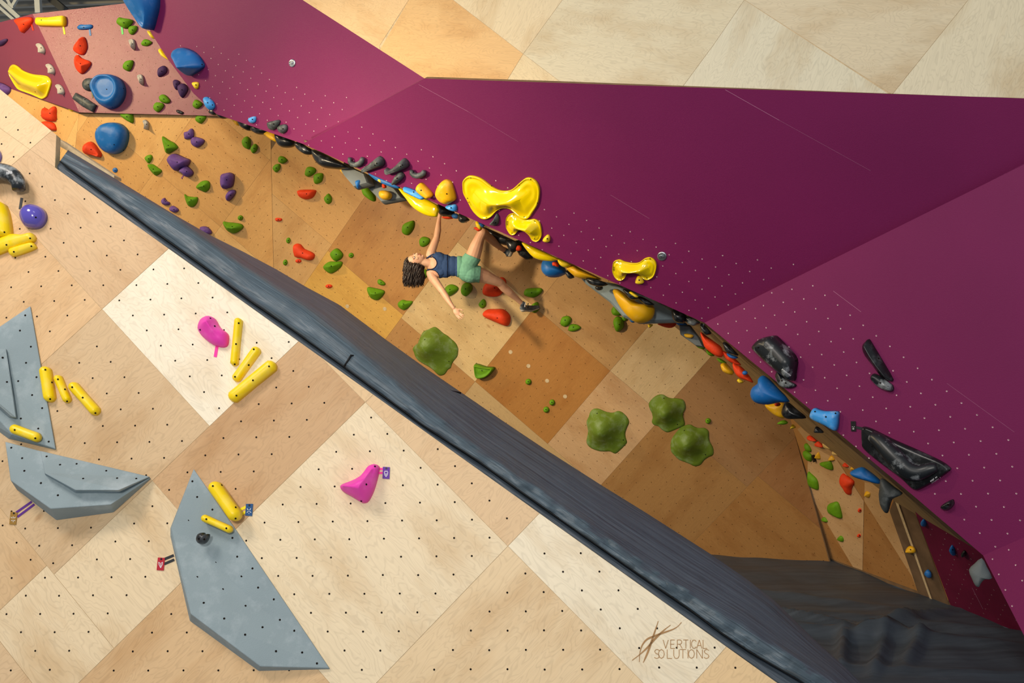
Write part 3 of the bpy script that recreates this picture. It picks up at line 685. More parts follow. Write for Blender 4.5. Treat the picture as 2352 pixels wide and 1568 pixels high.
def sausage(col, pl, a, c, r, Hh, label, bolts, **k):
    a, c = Vector(a), Vector(c); d = (c-a).normalized(); s = Vector((-d.y, d.x)); o = []
    for t in (-90,-60,-30,0,30,60,90): o.append(c+d*r*math.cos(math.radians(t))+s*r*math.sin(math.radians(t)))
    o.append((a+c)/2+s*r*.97)
    for t in (90,120,150,180,210,240,270): o.append(a+d*r*math.cos(math.radians(t))+s*r*math.sin(math.radians(t)))
    o.append((a+c)/2-s*r*.97)
    return hold(col, pl, [tuple(p) for p in o], Hh, label, [tuple(a), tuple(c)], None, 'pebble', bolts, n=48, bump=.001, **k)
# ---- foreground slab: sausages, pinks, dome, ring
sausage('yellow', PF, (109,856), (118,912), 13, .06, 'yellow sausage hold beside the upper grey volume, leftmost of the fan of three', [(104,849),(119,878),(115,916)], group='yellow sausage holds')
sausage('yellow', PF, (138,872), (157,917), 9.5, .05, 'short yellow sausage hold, middle one of the fan of three beside the grey volume', [(133,871),(149,894),(154,921)], group='yellow sausage holds')
sausage('yellow', PF, (175,891), (221,943), 12, .06, 'slanted yellow sausage hold, outermost of the fan of three right of the grey volume', [(166,889),(190,913),(219,948)], group='yellow sausage holds')
sausage('yellow', PF, (550,741), (541,833), 9, .05, 'slim upright yellow sausage hold right of the pink kidney hold', [(548,742),(542,790),(539,836)], group='yellow sausage holds')
sausage('yellow', PF, (590,808), (547,868), 10.5, .05, 'chalky yellow sausage hold tilted right, between an upright one and a longer one', [(583,802),(571,838),(540,865)], group='yellow sausage holds')
sausage('yellow', PF, (624,844), (542,911), 14, .065, 'longest yellow sausage hold, lying along the edge of the cream plywood sheet', [(618,841),(581,873),(543,908)], group='yellow sausage holds')
hold('yellow', PF, [(0,467),(14,470),(23,483),(29,508),(32,533),(31,543),(24,549),(4,550),(-30,552),(-34,470)], .09, 'large yellow block hold cut by the left edge of the picture', [(-10,490),(0,530)], None, 'pebble', [(10,533)], bump=.001)
hold('yellow', PF, [(-20,556),(0,552),(30,540),(56,542),(77,538),(85,546),(83,555),(73,561),(26,577),(-22,592)], .06, 'long wavy yellow hold under the yellow block at the left edge', [(-10,572),(72,549)], None, 'pebble', [(69,547),(15,562)], n=40, bump=.001)
hold('yellow', PF, [(25,584),(30,573),(75,560),(85,565),(83,574),(40,590),(30,590)], .05, 'short yellow finger hold just below the long wavy yellow one', [(35,580),(76,567)], None, 'pebble', [(72,565),(32,578)], bump=.001)
hold('pink', PF, [(456,757),(461,738),(472,729),(484,727),(497,734),(508,753),(525,767),(527,782),(524,795),(512,799),(491,793),(466,774)], .13, 'hot pink kidney-shaped hold with pink tape below it', [(492,752),(500,768)], [1,.8], 'cone', [(493,749),(460,757),(483,731),(515,758)], tape=((499,796),(495,820),7,'t_pink'), n=36)
pk = hold('pink', PF, [(784,1120),(790,1113),(810,1105),(831,1093),(843,1077),(850,1070),(862,1066),(871,1070),(873,1078),(868,1102),(860,1128),(852,1145),(845,1154),(836,1156),(827,1152),(806,1139),(790,1130)], .16, 'hot pink boomerang-shaped hold casting a shadow on the large pale plywood sheet', [(800,1121),(838,1125),(860,1085)], [.75,1,.6], 'cone', [(841,1112),(861,1071),(830,1150)], n=40)
hold('violet', PF, [(51,505),(54,488),(66,476),(84,473),(101,480),(110,494),(108,511),(97,524),(80,528),(62,524)], .10, 'shiny violet dome hold with a central stud', [(82,499)], None, 'dome', [(82,499)], n=40, bump=0)
hold('violet', PF, ell(-8,360,14,18), .06, 'violet dome hold peeking in at the left edge above the black ring', None, None, 'dome', 0, n=30, bump=0)
# black half ring
ptsr = []; rr = []
for k in range(15):
    t = k/14; a = Vector((-30,432)).lerp(Vector((62,436)), t); ang = math.pi*(1-t); p = (16-46*math.cos(math.pi*t), 448-40*math.sin(math.pi*t)**.8)
    ptsr.append(PF.hit(p)+PF.n*.09); rr.append(.040+.016*math.sin(math.pi*min(1, t*.9+.1)))
o0 = ptsr[7]; rg = link('climbing_hold', tube_mesh('ring', [p-o0 for p in ptsr], rr, 18), ['cblack'], None, o0); tag(rg, 'big black half-ring hold at the left edge with black tape hanging from it', 'climbing hold', 'black climbing holds')
strip(rg, PF, (51,455), (47,481), 6, 't_black'); 
def marks(par, pl, a, c, hpx, n, m='white', h=.02, lines=1):
    """small maker's print: short upright strokes in rows, too small to read"""
    bm = bmesh.new(); a, c = Vector(a), Vector(c); d = c-a; s = Vector((-d.y, d.x)).normalized()
    for ln in range(lines):
        for k in range(n):
            if random.random() < .12: continue
            p = a+d*((k+.2)/n)+s*(ln*hpx*1.5); q = p+d*(.55/n); tall = hpx*random.uniform(.7, 1)
            vs = []
            for z in (p, q, q+s*tall, p+s*tall):
                loc, nor = surf(par, pl, z); nor = nor if nor.dot(loc+par.location) < 0 else -nor; vs.append(bm.verts.new(loc+nor*.0025-(loc+par.location).normalized()*.002))
            bm.faces.new(vs)
    return link('print', bm_mesh(bm, 'print'), [m], par)
marks(rg, PF, (15,401), (29,399), -6, 6, h=.155)
# ---- volumes
def volume(name, pl, top, base, mats, label, group, extra=None):
    """top: [(px,py,height)] polygon; base: matching pixels on the wall"""
    o = pl.hit(base[0]); bm = bmesh.new(); A = []; B = []
    for (x, y, h), b_ in zip(top, base):
        r = ray((x, y)); t = (pl.d+h)/pl.n.dot(r); A.append(bm.verts.new(r*t-o)); B.append(bm.verts.new(pl.hit(b_)-o))
    bm.faces.new(A)
    for k in range(len(A)):
        f_ = bm.faces.new((A[k-1], B[k-1], B[k], A[k]))
    bm.faces.new(B[::-1])
    bmesh.ops.remove_doubles(bm, verts=bm.verts, dist=.001)
    bmesh.ops.triangulate(bm, faces=[f_ for f_ in bm.faces if len(f_.verts) > 4 and False])
    bmesh.ops.recalc_face_normals(bm, faces=bm.faces)
    ob = link(name, bm_mesh(bm, name), mats, None, o); tag(ob, label, 'climbing volume', group)
    bv = ob.modifiers.new('worn_edge', 'BEVEL'); bv.width = .006; bv.segments = 2; bv.limit_method = 'ANGLE'
    return ob
v1 = volume('climbing_volume', PF, [(70,703,.015),(128,1031,.02),(27,997,.07),(-60,900,.10),(-60,790,.05)], [(70,702),(129,1034),(19,1008),(-60,950),(-60,795)], ['vol'], 'tall blue-grey plywood volume at the left edge carrying a short yellow sausage', 'grey volumes')
def disc_on(par, pl, pts, r=.006, nm='bolt', m='hole'):
    for p in pts:
        r_ = ray(p); loc, nor = surf(par, pl, p)
        if nor.dot(-(loc+par.location)) < 0: nor = -nor
        u = nor.orthogonal().normalized(); v = nor.cross(u); bm = bmesh.new()
        a = [bm.verts.new(loc+(u*math.cos(t)+v*math.sin(t))*r+nor*.002) for t in (k*math.pi/4 for k in range(8))]; b_ = [bm.verts.new(x.co-nor*.01) for x in a]
        bm.faces.new(a); bm.faces.new(b_[::-1])
        for k in range(8): bm.faces.new((a[k-1], b_[k-1], b_[k], a[k]))
        bmesh.ops.recalc_face_normals(bm, faces=bm.faces); link(nm, bm_mesh(bm, nm), [m], par)
disc_on(v1, PF, [(58,724),(46,759),(71,796),(60,833),(42,875),(84,866),(97,937),(74,907),(48,961),(88,984),(112,1014)])
p1_ = volume('climbing_volume', PF, [(-60,800,.07),(14,800,.055),(38,960,.085),(27,956,.12),(-60,880,.17)], [(-60,803),(14,801),(38,961),(14,962),(-60,900)], ['vol'], 'small chalky grey wedge panel on top of the tall volume at the left edge', 'grey volumes')
disc_on(p1_, PF, [(6,821),(16,877),(25,934)])
v2 = volume('climbing_volume', PF, [(12,1014,.06),(95,1036,.07),(346,1097,.02),(254,1158,.13),(116,1168,.17),(24,1103,.14)], [(12,1014),(95,1037),(348,1099),(261,1177),(130,1195),(38,1124)], ['vol'], 'lower-left blue-grey volume shaped like a boat with a second panel on it', 'grey volumes')
disc_on(v2, PF, [(26,1028),(51,1052),(56,1081),(94,1109),(133,1137)])
v2b = volume('climbing_volume', PF, [(93,1035,.09),(344,1094,.04),(273,1125,.17),(173,1125,.20),(103,1087,.17)], [(94,1037),(346,1097),(274,1137),(175,1144),(104,1096)], ['vol'], 'chalky grey pointed panel stacked on the lower-left boat-shaped volume', 'grey volumes')
disc_on(v2b, PF, [(107,1048),(138,1067),(176,1065),(191,1099),(244,1081),(269,1098),(313,1099)])
v3 = volume('climbing_volume', PF, [(445,1077,.01),(537,1209,.015),(757,1534,.02),(598,1530,.08),(438,1409,.12),(394,1229,.05),(393,1213,.03)], [(445,1076),(538,1209),(758,1537),(594,1541),(436,1426),(391,1231),(391,1212)], ['vol'], 'largest blue-grey volume, a tall blade standing at bottom centre-left', 'grey volumes')
disc_on(v3, PF, [(442,1105),(453,1141),(434,1194),(488,1170),(440,1269),(497,1290),(534,1235),(545,1278),(580,1305),(555,1323),(453,1325),(512,1353),(593,1349),(468,1384),(564,1391),(629,1376),(515,1420),(643,1423),(603,1440),(563,1457),(676,1448),(634,1495),(694,1498),(728,1523)])
PFv = PF.off(.13)
sausage('yellow', PF.off(.06), (499,1122), (541,1181), 16, .07, 'fat yellow sausage hold at the top right of the tall blade volume', [(489,1116),(509,1114),(541,1165),(541,1190)], group='yellow sausage holds')
sausage('yellow', PF.off(.05), (474,1191), (527,1215), 9, .045, 'small yellow sausage hold lying on the blade volume under the fat one', [(474,1192),(520,1213)], group='yellow sausage holds')
sausage('yellow', PF.off(.05), (39,987), (85,1004), 11.5, .05, 'short yellow sausage hold on the foot of the tall volume at left', [(34,987),(81,1006)], group='yellow sausage holds')
hold('bblack', PF.off(.085), [(452,1240),(455,1228),(463,1223),(471,1223),(474,1227),(482,1226),(482,1234),(476,1245),(466,1250),(457,1248)], .05, 'small black comma-shaped hold screwed to the blade volume', None, None, 'dome', [(469,1238),(457,1237)], bump=.001)
# ---- route tags: printed cards on tape
def route_tag(pl, quad, mat, tapes, tmat, label, emblem, h=.008):
    o = pl.hit(quad[0]); cen = (sum(q[0] for q in quad)/4, sum(q[1] for q in quad)/4)
    ob = prism('route_tag', [pl.hit(p)-o+pl.n*h for p in quad], -pl.n*.004, [mat]); ob.location = o; tag(ob, label, 'route tag', 'route tags')
    for a, c, w_ in tapes: strip(ob, pl, a, c, w_, tmat, 'tape', .0055)
    bm = bmesh.new(); hh = abs(quad[2][1]-quad[0][1])
    for st in emblem:
        for k in range(len(st)-1):
            a, c = [Vector((cen[0]+p[0]*hh*.5, cen[1]+p[1]*hh*.5)) for p in st[k:k+2]]; d = (c-a).normalized(); s = Vector((-d.y, d.x))*.55
            bm.faces.new([bm.verts.new(pl.hit(p)-o+pl.n*(h+.001)) for p in (a+s, c+s, c-s, a-s)])
    link('emblem', bm_mesh(bm, 'emblem'), ['white'], ob)
    top = ((quad[0][0]+quad[1][0])/2, quad[0][1]+hh*.12); c = pl.hit(top)-o+pl.n*(h+.002)
    bm = bmesh.new(); bm.faces.new([bm.verts.new(c+(pl.e1*math.cos(t)+pl.e2*math.sin(t))*.006) for t in (k*math.pi/4 for k in range(8))]); link('screw', bm_mesh(bm, 'screw'), ['screw'], ob)
route_tag(PF, [(566,1157),(582,1157),(580,1185),(564,1184)], 'c_blue', [((553,1170),(566,1164),6),((555,1181),(565,1175),6)], 't_yellow', 'dark blue route tag on yellow tape right of the fat yellow sausage hold', [[(-.3,-.25),(-.2,0),(-.05,.05)],[(.3,-.25),(.2,0),(.05,.05)],[(-.35,.5),(-.2,.3),(-.05,.3)],[(.35,.5),(.2,.3),(.05,.3)],[(-.06,.62),(.06,.62)]])
route_tag(PF, [(880,1072),(896,1073),(895,1100),(879,1099)], 'c_purple', [((871,1077),(881,1077),5),((870,1086),(881,1086),5)], 't_pink', 'purple route tag on pink tape beside the boomerang-shaped hold', [[(-.3,-.15),(-.25,.3),(0,.65),(.25,.3),(.3,-.15),(0,-.25),(-.3,-.15)],[(-.15,.1),(0,.3),(.15,.1)],[(0,.3),(0,.5)],[(-.2,-.35),(0,-.2),(.2,-.35)]])
route_tag(PF, [(364,1280),(380,1281),(377,1310),(361,1309)], 'c_red', [((378,1284),(400,1275),6),((378,1295),(401,1285),6)], 't_black', 'red route tag on two black tapes left of the blade volume', [[(-.3,-.3),(-.25,.1),(0,.6),(.25,.1),(.3,-.3)],[(-.3,-.3),(-.1,-.1),(.1,-.1),(.3,-.3)],[(-.15,.1),(.15,.1)],[(0,.1),(0,.45)]])
route_tag(PF, [(26,1175),(42,1177),(38,1205),(23,1204)], 'c_gold', [((38,1177),(74,1152),5),((41,1187),(80,1158),5)], 't_purple', 'gold-brown route tag on purple tape under the boat-shaped volume', [[(-.35,-.2),(-.15,0)],[(.35,-.2),(.15,0)],[(0,-.3),(0,0)],[(-.3,.4),(-.1,.25)],[(.3,.4),(.1,.25)],[(0,.3),(0,.6)]])
route_tag(PC, [(1955,967),(1966,967),(1967,990),(1956,990)], 'c_black', [((1967,981),(1986,985),6)], 't_black', 'black route tag taped to the magenta wall beside the long black hold', [[(-.25,.1),(-.1,.1)],[(.1,.1),(.25,.1)],[(-.2,.45),(0,.6),(.2,.45)],[(0,.25),(0,.4)]])
# ---- wall holds.  (colour, plane, outline in photo pixels, height, label, options)
def many(rows):
    for r in rows:
        col, pl, out, hh, lab = r[:5]; kw = r[5] if len(r) > 5 else {}
        if isinstance(out, tuple): out = ell(*out)
        hold(col, pl, out, hh, lab, **kw)
def T(a, c, m, w_=4): return dict(tape=(a, c, w_, m))
many([
 ('red', PP0, [(38,45),(55,40),(74,40),(77,50),(68,64),(60,72),(54,76),(48,62),(40,52)], .10, 'ragged orange-red jug at the far top left with red tape', T((73,56),(77,70),'t_red',3)),
 ('yellow', PP1, [(85,50),(88,42),(98,41),(115,41),(147,37),(153,43),(153,57),(147,62),(119,62),(94,61),(86,57)], .09, 'long flat yellow bar hold at the top of the rose wall with yellow tape', dict(ridge=[(95,51),(145,50)], kind='pebble', tape=((146,62),(149,79),4,'t_yellow'), bolts=[(95,46)])),
 ('blue', PP1, [(178,63),(185,57),(198,57),(212,57),(213,64),(204,68),(190,69),(181,68)], .05, 'slim pale blue crimp with blue tape at the top of the rose wall', T((206,67),(208,82),'t_blue')),
 ('green', PP1, [(270,50),(276,41),(288,43),(302,45),(307,51),(296,64),(287,66),(272,57)], .10, 'bright green jug with pale green tape at the top of the rose wall', T((280,62),(282,79),'t_green')),
 ('green', PP1, [(296,66),(302,60),(315,60),(315,70),(306,80),(298,77)], .06, 'small green hold tucked under the taped green jug'),
 ('green', PP1, [(325,100),(332,91),(340,91),(350,98),(340,106),(328,105)], .05, 'small green hold right of a pale grey spike on the rose wall'),
 ('green', PP1, [(284,151),(291,141),(306,139),(306,151),(298,164),(285,159)], .07, 'green hold above the upper blue drum, on the rose wall'),
 ('red', PP1, [(192,85),(198,91),(201,111),(191,127),(172,119),(170,108),(181,94)], .11, 'orange-red horn hold, upper of the two in the bright patch', dict(ridge=[(190,96),(186,112)], kind='cone')),
 ('red', PP1, [(180,126),(190,134),(209,142),(207,153),(191,170),(179,164),(172,147),(173,132)], .11, 'orange-red horn hold, lower of the two in the bright patch', dict(ridge=[(184,145),(196,155)], kind='cone')),
 ('black', PP1, [(190,191),(198,181),(213,180),(219,188),(217,203),(206,210),(193,204)], .07, 'round charcoal hold with olive tape left of the upper blue drum', T((211,208),(213,225),'t_olive',3)),
 ('black', PP1, [(176,213),(200,226),(224,242),(216,259),(192,246),(168,227)], .07, 'dark rectangular brick hold under the round charcoal hold', dict(sharp=True, kind='pebble', ridge=[(185,228),(208,243)], bump=.001, bolts=[(195,229)])),
 ('dpurple', PP1, [(366,157),(378,151),(385,159),(381,170),(366,177),(363,168)], .07, 'dark purple knob high on the rose wall near the magenta edge'),
 ('dpurple', PP1, [(399,187),(404,183),(413,187),(413,196),(406,207),(400,198)], .06, 'dark purple knob, smaller of a touching pair by the magenta edge'),
 ('dpurple', PP1, [(410,198),(419,192),(427,194),(433,206),(423,223),(416,223),(410,208)], .08, 'dark purple knob, bigger of a touching pair by the magenta edge'),
 ('green', PP1, [(366,223),(374,217),(383,220),(392,232),(385,238),(370,234)], .06, 'green hold, upper of the pair low on the rose wall'),
 ('green', PP1, [(354,242),(361,235),(376,238),(376,247),(364,258),(354,251)], .06, 'green hold, lower of the pair low on the rose wall'),
 ('bblack', PP1, [(405,254),(410,252),(422,258),(418,263),(408,259)], .03, 'tiny black chip hold at the foot of the rose wall'),
 ('green', PP1, [(444,238),(450,229),(459,232),(466,240),(455,250),(445,246)], .06, 'green hold beside the chalky blue corner hold'),
 ('green', PLf, [(450,270),(457,264),(472,266),(474,272),(463,284),(451,278)], .06, 'green hold at the top right corner of the far plywood wall'),
 ('green', PLf, [(276,260),(290,259),(304,258),(308,272),(306,283),(291,276),(281,268)], .08, 'green hold between the two blue drums'),
 ('yellow', PW0, [(159,249),(164,245),(169,249),(168,256),(161,254)], .04, 'tiny yellow hold on the corner above the orange-red jugs'),
 ('red', PW0, [(101,253),(104,247),(115,252),(125,244),(131,249),(131,262),(131,274),(126,279),(104,275),(101,264)], .09, 'orange-red two-horned jug on the left return wall, upper of two', dict(ridge=[(108,262),(124,262)])),
 ('red', PW0, [(98,280),(115,279),(127,285),(130,300),(110,296)], .08, 'orange-red jug half hidden by the front slab, lower of two', dict(bolts=0)),
 ('red', PLf, [(195,346),(197,333),(204,327),(210,325),(220,331),(234,352),(232,361),(216,357),(201,355)], .14, 'smooth orange-red drop-shaped hold left of the lower blue drum', dict(ridge=[(208,341),(226,354)], rh=[1,.6])),
 ('blue', PLf, (265,390.5,5.8,5.8), .03, 'tiny blue dot hold under the lower blue drum'),
 ('green', PLf, [(374,315),(378,314),(390,322),(403,329),(410,339),(400,347),(389,353),(382,350),(378,336)], .13, 'green shark-fin hold above the largest purple hold', dict(ridge=[(382,326),(392,341)], rh=[.6,1], kind='cone')),
 ('green', PLf, [(333,363),(340,356),(349,356),(351,364),(344,375),(339,373)], .05, 'small green hold left of the largest purple hold'),
 ('green', PLf, [(340,379),(344,377),(352,377),(363,384),(373,393),(362,403),(355,401),(347,392)], .09, 'green teardrop hold just below a small green one', dict(ridge=[(349,384),(360,394)], kind='cone')),
 ('purple', PLf, [(424,304),(433,301),(440,295),(445,298),(447,311),(442,318),(427,320),(424,313)], .07, 'square-ish purple hold, upper of the pair right of the shark fin'),
 ('purple', PLf, [(440,320),(449,314),(469,320),(469,329),(455,339),(442,332)], .09, 'purple hold, lower of the pair right of the shark fin'),
 ('purple', PLf, [(389,364),(396,355),(406,353),(427,362),(439,368),(433,381),(420,386),(408,393),(400,388),(390,372)], .17, 'largest purple hold on the far plywood wall', dict(ridge=[(405,367),(425,374)])),
 ('purple', PLf, [(414,391),(427,381),(433,382),(445,394),(443,403),(432,407),(423,399)], .13, 'purple hold with a mauve tape tail under the largest purple one', T((423,401),(417,410),'t_mauve',3)),
 ('green', PLf, [(451,430),(462,417),(474,414),(482,418),(483,431),(474,441),(464,438)], .10, 'green hold left of the tall purple hold', dict(ridge=[(466,428),(474,427)], kind='cone')),
 ('green', PLf, [(424,446),(432,450),(445,452),(455,453),(454,465),(445,475),(432,471)], .10, 'green hold with a pointed top left corner near the pad', dict(ridge=[(440,462)], kind='cone')),
 ('purple', PLf, [(511,405),(514,399),(521,397),(530,396),(540,403),(536,427),(525,432),(517,434),(511,422)], .17, 'tall purple hold casting a long shadow', dict(ridge=[(525,407),(524,421)])),
 ('purple', PLf, [(522,448),(530,437),(540,436),(543,442),(536,454),(527,462),(522,458)], .12, 'small purple hold right under the tall purple one'),
 ('purple', PLf, [(372,459),(379,454),(384,461),(391,465),(389,471),(375,469)], .07, 'small purple hold, left of the pair touching the pad edge'),
 ('purple', PLf, [(390,478),(398,472),(410,479),(411,484),(404,488),(393,484)], .07, 'small purple hold, right of the pair touching the pad edge'),
 ('purple', PLf, [(460,522),(475,520),(486,529),(486,537),(470,537)], .09, 'purple hold mostly hidden behind the pad', dict(bolts=0)),
 ('green', PLf, (553,500,6,6), .05, 'green button hold above the wide green wedge'),
 ('green', PLf, [(513,509),(525,510),(538,511),(555,514),(560,522),(549,532),(536,536),(521,527)], .14, 'wide green wedge hold low on the far wall', dict(ridge=[(532,521),(542,523)], kind='cone')),
 ('green', PLf, [(556,325),(561,316),(569,313),(576,321),(576,337),(571,343),(560,337)], .06, 'green hold, larger of the pair under the amber fin at the magenta edge'),
 ('green', PLf, [(576,342),(581,333),(588,330),(593,337),(589,348),(581,352)], .05, 'green hold, smaller of the pair under the amber fin'),
 ('green', PR, [(640,363),(645,358),(655,361),(661,369),(651,376),(641,372)], .05, 'green hold, upper of the small pair left of the big black curl'),
 ('green', PR, [(627,385),(634,377),(644,377),(644,388),(636,396),(630,392)], .05, 'green hold, lower of the small pair left of the big black curl'),
 ('green', PR, [(701,397),(706,384),(717,383),(726,388),(725,397),(712,406),(703,404)], .06, 'rounded green hold, left of the pair above the red half moon'),
 ('green', PR, [(721,405),(728,398),(742,398),(743,408),(738,419),(724,422)], .06, 'angular green hold, right of the pair above the red half moon'),
 ('red', PR, [(686,437),(703,435),(724,436),(727,441),(719,454),(703,458),(690,452),(686,445)], .10, 'orange-red half-moon hold on the plywood wall', dict(ridge=[(698,444),(714,444)], bolts=[(704,445)])),
 ('green', PR, [(745,456),(749,449),(756,444),(763,454),(762,464),(755,469),(749,465)], .06, 'green leaf-shaped hold right of the red half moon'),
 ('red', PR, [(633,501),(640,500),(648,502),(647,507),(640,508),(634,507)], .04, 'tiny orange-red crimp left of the red half moon, nearest the creased panels'),
 ('green', PR, (663,552,5,7), .04, 'tiny green hold above the orange-red bean'),
 ('red', PR, [(675,567),(679,560),(686,559),(693,562),(700,571),(714,577),(723,583),(723,591),(717,597),(706,597),(693,592),(678,589)], .09, 'smooth orange-red bean-shaped hold in the middle of the tan plywood wall', dict(ridge=[(685,573),(693,582),(712,588)], bolts=[(695,581)])),
 ('red', PR, (686,599,7,4.5), .04, 'tiny orange-red crimp right under the bean-shaped hold'),
 ('green', PR, (656,602.5,5,7), .04, 'tiny green hold left of the crimp under the red bean'),
 ('green', PR, [(759,584),(768,572),(778,571),(789,584),(783,595),(770,599)], .09, 'round green hold stacked on a wider green hold', dict(ridge=[(776,583)])),
 ('green', PR, [(743,612),(755,601),(770,600),(787,601),(783,614),(763,628),(749,622)], .11, 'wide green hold under the round one', dict(ridge=[(762,610),(774,608)], kind='cone')),
 ('red', PR, (756,657,8,4.5), .04, 'tiny orange-red crimp low on the yellowish sheet'),
 ('green', PR, (807,586,6,6), .04, 'green button hold right of the stacked green pair'),
 ('green', PR, [(868,643),(874,641),(885,649),(885,654),(878,655),(869,651)], .05, 'small green hold just above a large green drop near the pad'),
 ('green', PR, [(844,660),(862,661),(883,667),(882,676),(868,689),(851,682)], .12, 'large green drop-shaped hold above the pad, left of the climber', dict(ridge=[(860,672),(868,673)], kind='cone')),
 ('green', PR, [(914,696),(924,688),(935,690),(949,692),(941,704),(929,712),(917,706)], .09, 'green hold with a pointed right end below the climber\'s hair', dict(kind='cone')),
 ('green', PR, [(926,517),(938,509),(952,507),(951,524),(938,540),(925,534)], .09, 'green oval hold left of the climber\'s raised arm, upper one'),
 ('green', PR, [(964,550),(973,543),(988,548),(985,560),(973,567),(965,563)], .06, 'green hold left of the climber\'s raised elbow, lower one'),
 ('green', PR, (977,628,6,10), .05, 'green hold peeking out behind the climber\'s shoulder', dict(bolts=0)),
 ('green', PR, [(1057,632),(1070,628),(1080,640),(1072,647),(1060,642)], .05, 'green hold peeking out under the climber\'s hip', dict(bolts=0)),
 ('green', PR, [(1022,662),(1030,654),(1042,653),(1054,661),(1047,672),(1032,680),(1024,672)], .10, 'green hold just right of the climber\'s hanging arm', dict(kind='cone', ridge=[(1036,668)])),
 ('green', PR, [(1059,666),(1063,653),(1073,648),(1084,653),(1085,666),(1072,680),(1062,676)], .07, 'rounded green hold below the climber\'s hips'),
 ('green', PR, [(1100,697),(1110,686),(1117,693),(1116,703),(1109,708),(1102,704)], .05, 'small green hold below the climber\'s lower leg'),
 ('red', PR, [(1110,664),(1116,651),(1130,644),(1147,637),(1157,637),(1163,645),(1161,659),(1149,678),(1130,681),(1112,676)], .12, 'large orange-red hold partly behind the climber\'s knee', dict(ridge=[(1125,664),(1148,653)], bolts=[(1136,661)])),
 ('red', PR, [(1110,718),(1120,710),(1137,709),(1154,709),(1165,715),(1173,727),(1171,743),(1162,748),(1135,737),(1114,727)], .14, 'large orange-red wedge hold below the climber', dict(ridge=[(1130,720),(1155,726)], bolts=[(1142,730)], n=34)),
 ('green', PR, [(1204,670),(1209,663),(1221,661),(1242,661),(1247,667),(1240,676),(1225,683),(1206,678)], .08, 'green potato-like hold above the climber\'s lower shoe', dict(ridge=[(1216,671),(1235,669)], bolts=[(1221,672)])),
 ('green', PR, [(1221,701),(1226,696),(1234,693),(1238,698),(1238,711),(1229,718),(1220,714)], .08, 'green hold under the toe of the climber\'s lower shoe', dict(bolts=0)),
 ('green', PR, [(1288,735),(1293,727),(1306,725),(1313,732),(1309,744),(1298,750),(1288,745)], .07, 'green oval hold right of the climber, left of a pair', dict(bolts=[(1298,735)])),
 ('green', PR, [(1305,755),(1310,745),(1323,744),(1335,751),(1328,758),(1315,761),(1307,759)], .06, 'green oval hold right of the climber, right of a pair', dict(bolts=[(1317,751)])),
 ('green', PR, [(1404,713),(1410,703),(1420,706),(1430,718),(1423,724),(1409,723)], .06, 'green hold beside the point of the large amber scoop', dict(bolts=[(1418,711)])),
 ('green', PR, [(1409,738),(1414,728),(1423,726),(1432,734),(1433,750),(1422,761),(1414,757)], .13, 'large green egg-shaped hold under the amber scoop', dict(bolts=[(1422,745)])),
 ('green', PR, (1435,729.5,6.5,8), .05, 'small green hold between the green egg and the amber scoop'),
 ('green', PR, [(1092,838),(1094,834),(1104,836),(1120,841),(1138,843),(1130,856),(1118,865),(1107,868),(1096,864)], .13, 'green bowl-shaped hold right of the first olive blob', dict(ridge=[(1104,848),(1120,847)], kind='scoop', bolts=[(1107,851)])),
 ('green', PR, (1214,876,7,7), .05, 'green button hold on the dark brown plywood, nearest the green bowl'),
 ('green', PR, (1268.5,923.5,6.5,7), .05, 'green button hold, right of the low pair on the dark brown plywood'),
 ('green', PR, (1255,940,7,7), .05, 'green button hold, left of the low pair on the dark brown plywood'),
 ('green', PR, (1626.5,966,6.5,6.5), .05, 'green button hold right of the olive blobs')])
BL = [([(948,800),(957,790),(965,785),(968,772),(973,761),(986,755),(999,750),(1010,757),(1019,765),(1028,770),(1036,777),(1047,787),(1053,799),(1053,809),(1051,819),(1043,829),(1039,836),(1036,845),(1029,850),(1022,860),(1011,863),(1003,858),(995,850),(984,842),(973,836),(961,828),(954,819),(951,810)], [(992,790),(998,806)], 'first and leftmost olive-green wavy blob hold, touching the pad'),
 ([(1347,969),(1352,957),(1356,945),(1364,938),(1376,938),(1390,944),(1407,947),(1420,943),(1431,947),(1441,957),(1446,969),(1441,981),(1437,993),(1438,1005),(1441,1016),(1434,1025),(1426,1033),(1414,1042),(1402,1037),(1390,1037),(1376,1036),(1359,1030),(1349,1021),(1347,1010),(1351,989)], [(1386,980),(1405,1000)], 'olive-green wavy blob hold standing alone on the pale plywood'),
 ([(1490,926),(1498,915),(1509,907),(1522,905),(1533,911),(1543,914),(1556,914),(1570,918),(1575,928),(1575,938),(1570,948),(1570,958),(1573,968),(1573,976),(1562,982),(1546,989),(1533,993),(1522,988),(1512,979),(1502,976),(1497,969),(1499,958),(1497,948),(1492,938)], [(1530,940),(1540,960)], 'smallest olive-green wavy blob hold, upper of the touching pair'),
 ([(1541,1013),(1546,1002),(1556,989),(1566,979),(1584,974),(1595,979),(1604,982),(1618,982),(1628,989),(1629,1001),(1631,1013),(1639,1029),(1639,1044),(1628,1050),(1618,1057),(1609,1068),(1596,1071),(1585,1066),(1573,1061),(1560,1056),(1550,1047),(1541,1035)], [(1580,1010),(1600,1034)], 'olive-green wavy blob hold, lower of the touching pair')]
for out, rd, lab in BL:
    c = (sum(p[0] for p in out)/len(out), sum(p[1] for p in out)/len(out))
    # base flange, then the swelling body as ONE mesh
    ob = puff('climbing_hold', PR, out, .24, rd[:1], [1], 'wave', 84, False, 16, .003, mats=('olive',)); tag(ob, lab, 'climbing hold', 'olive wavy blob holds')
    dirs = [(c[0]+(x-c[0])*.78, c[1]+(y-c[1])*.78) for x, y in (out[3], out[len(out)//2+2])]
    for p in dirs: bolt_on(ob, PR, p, .007)
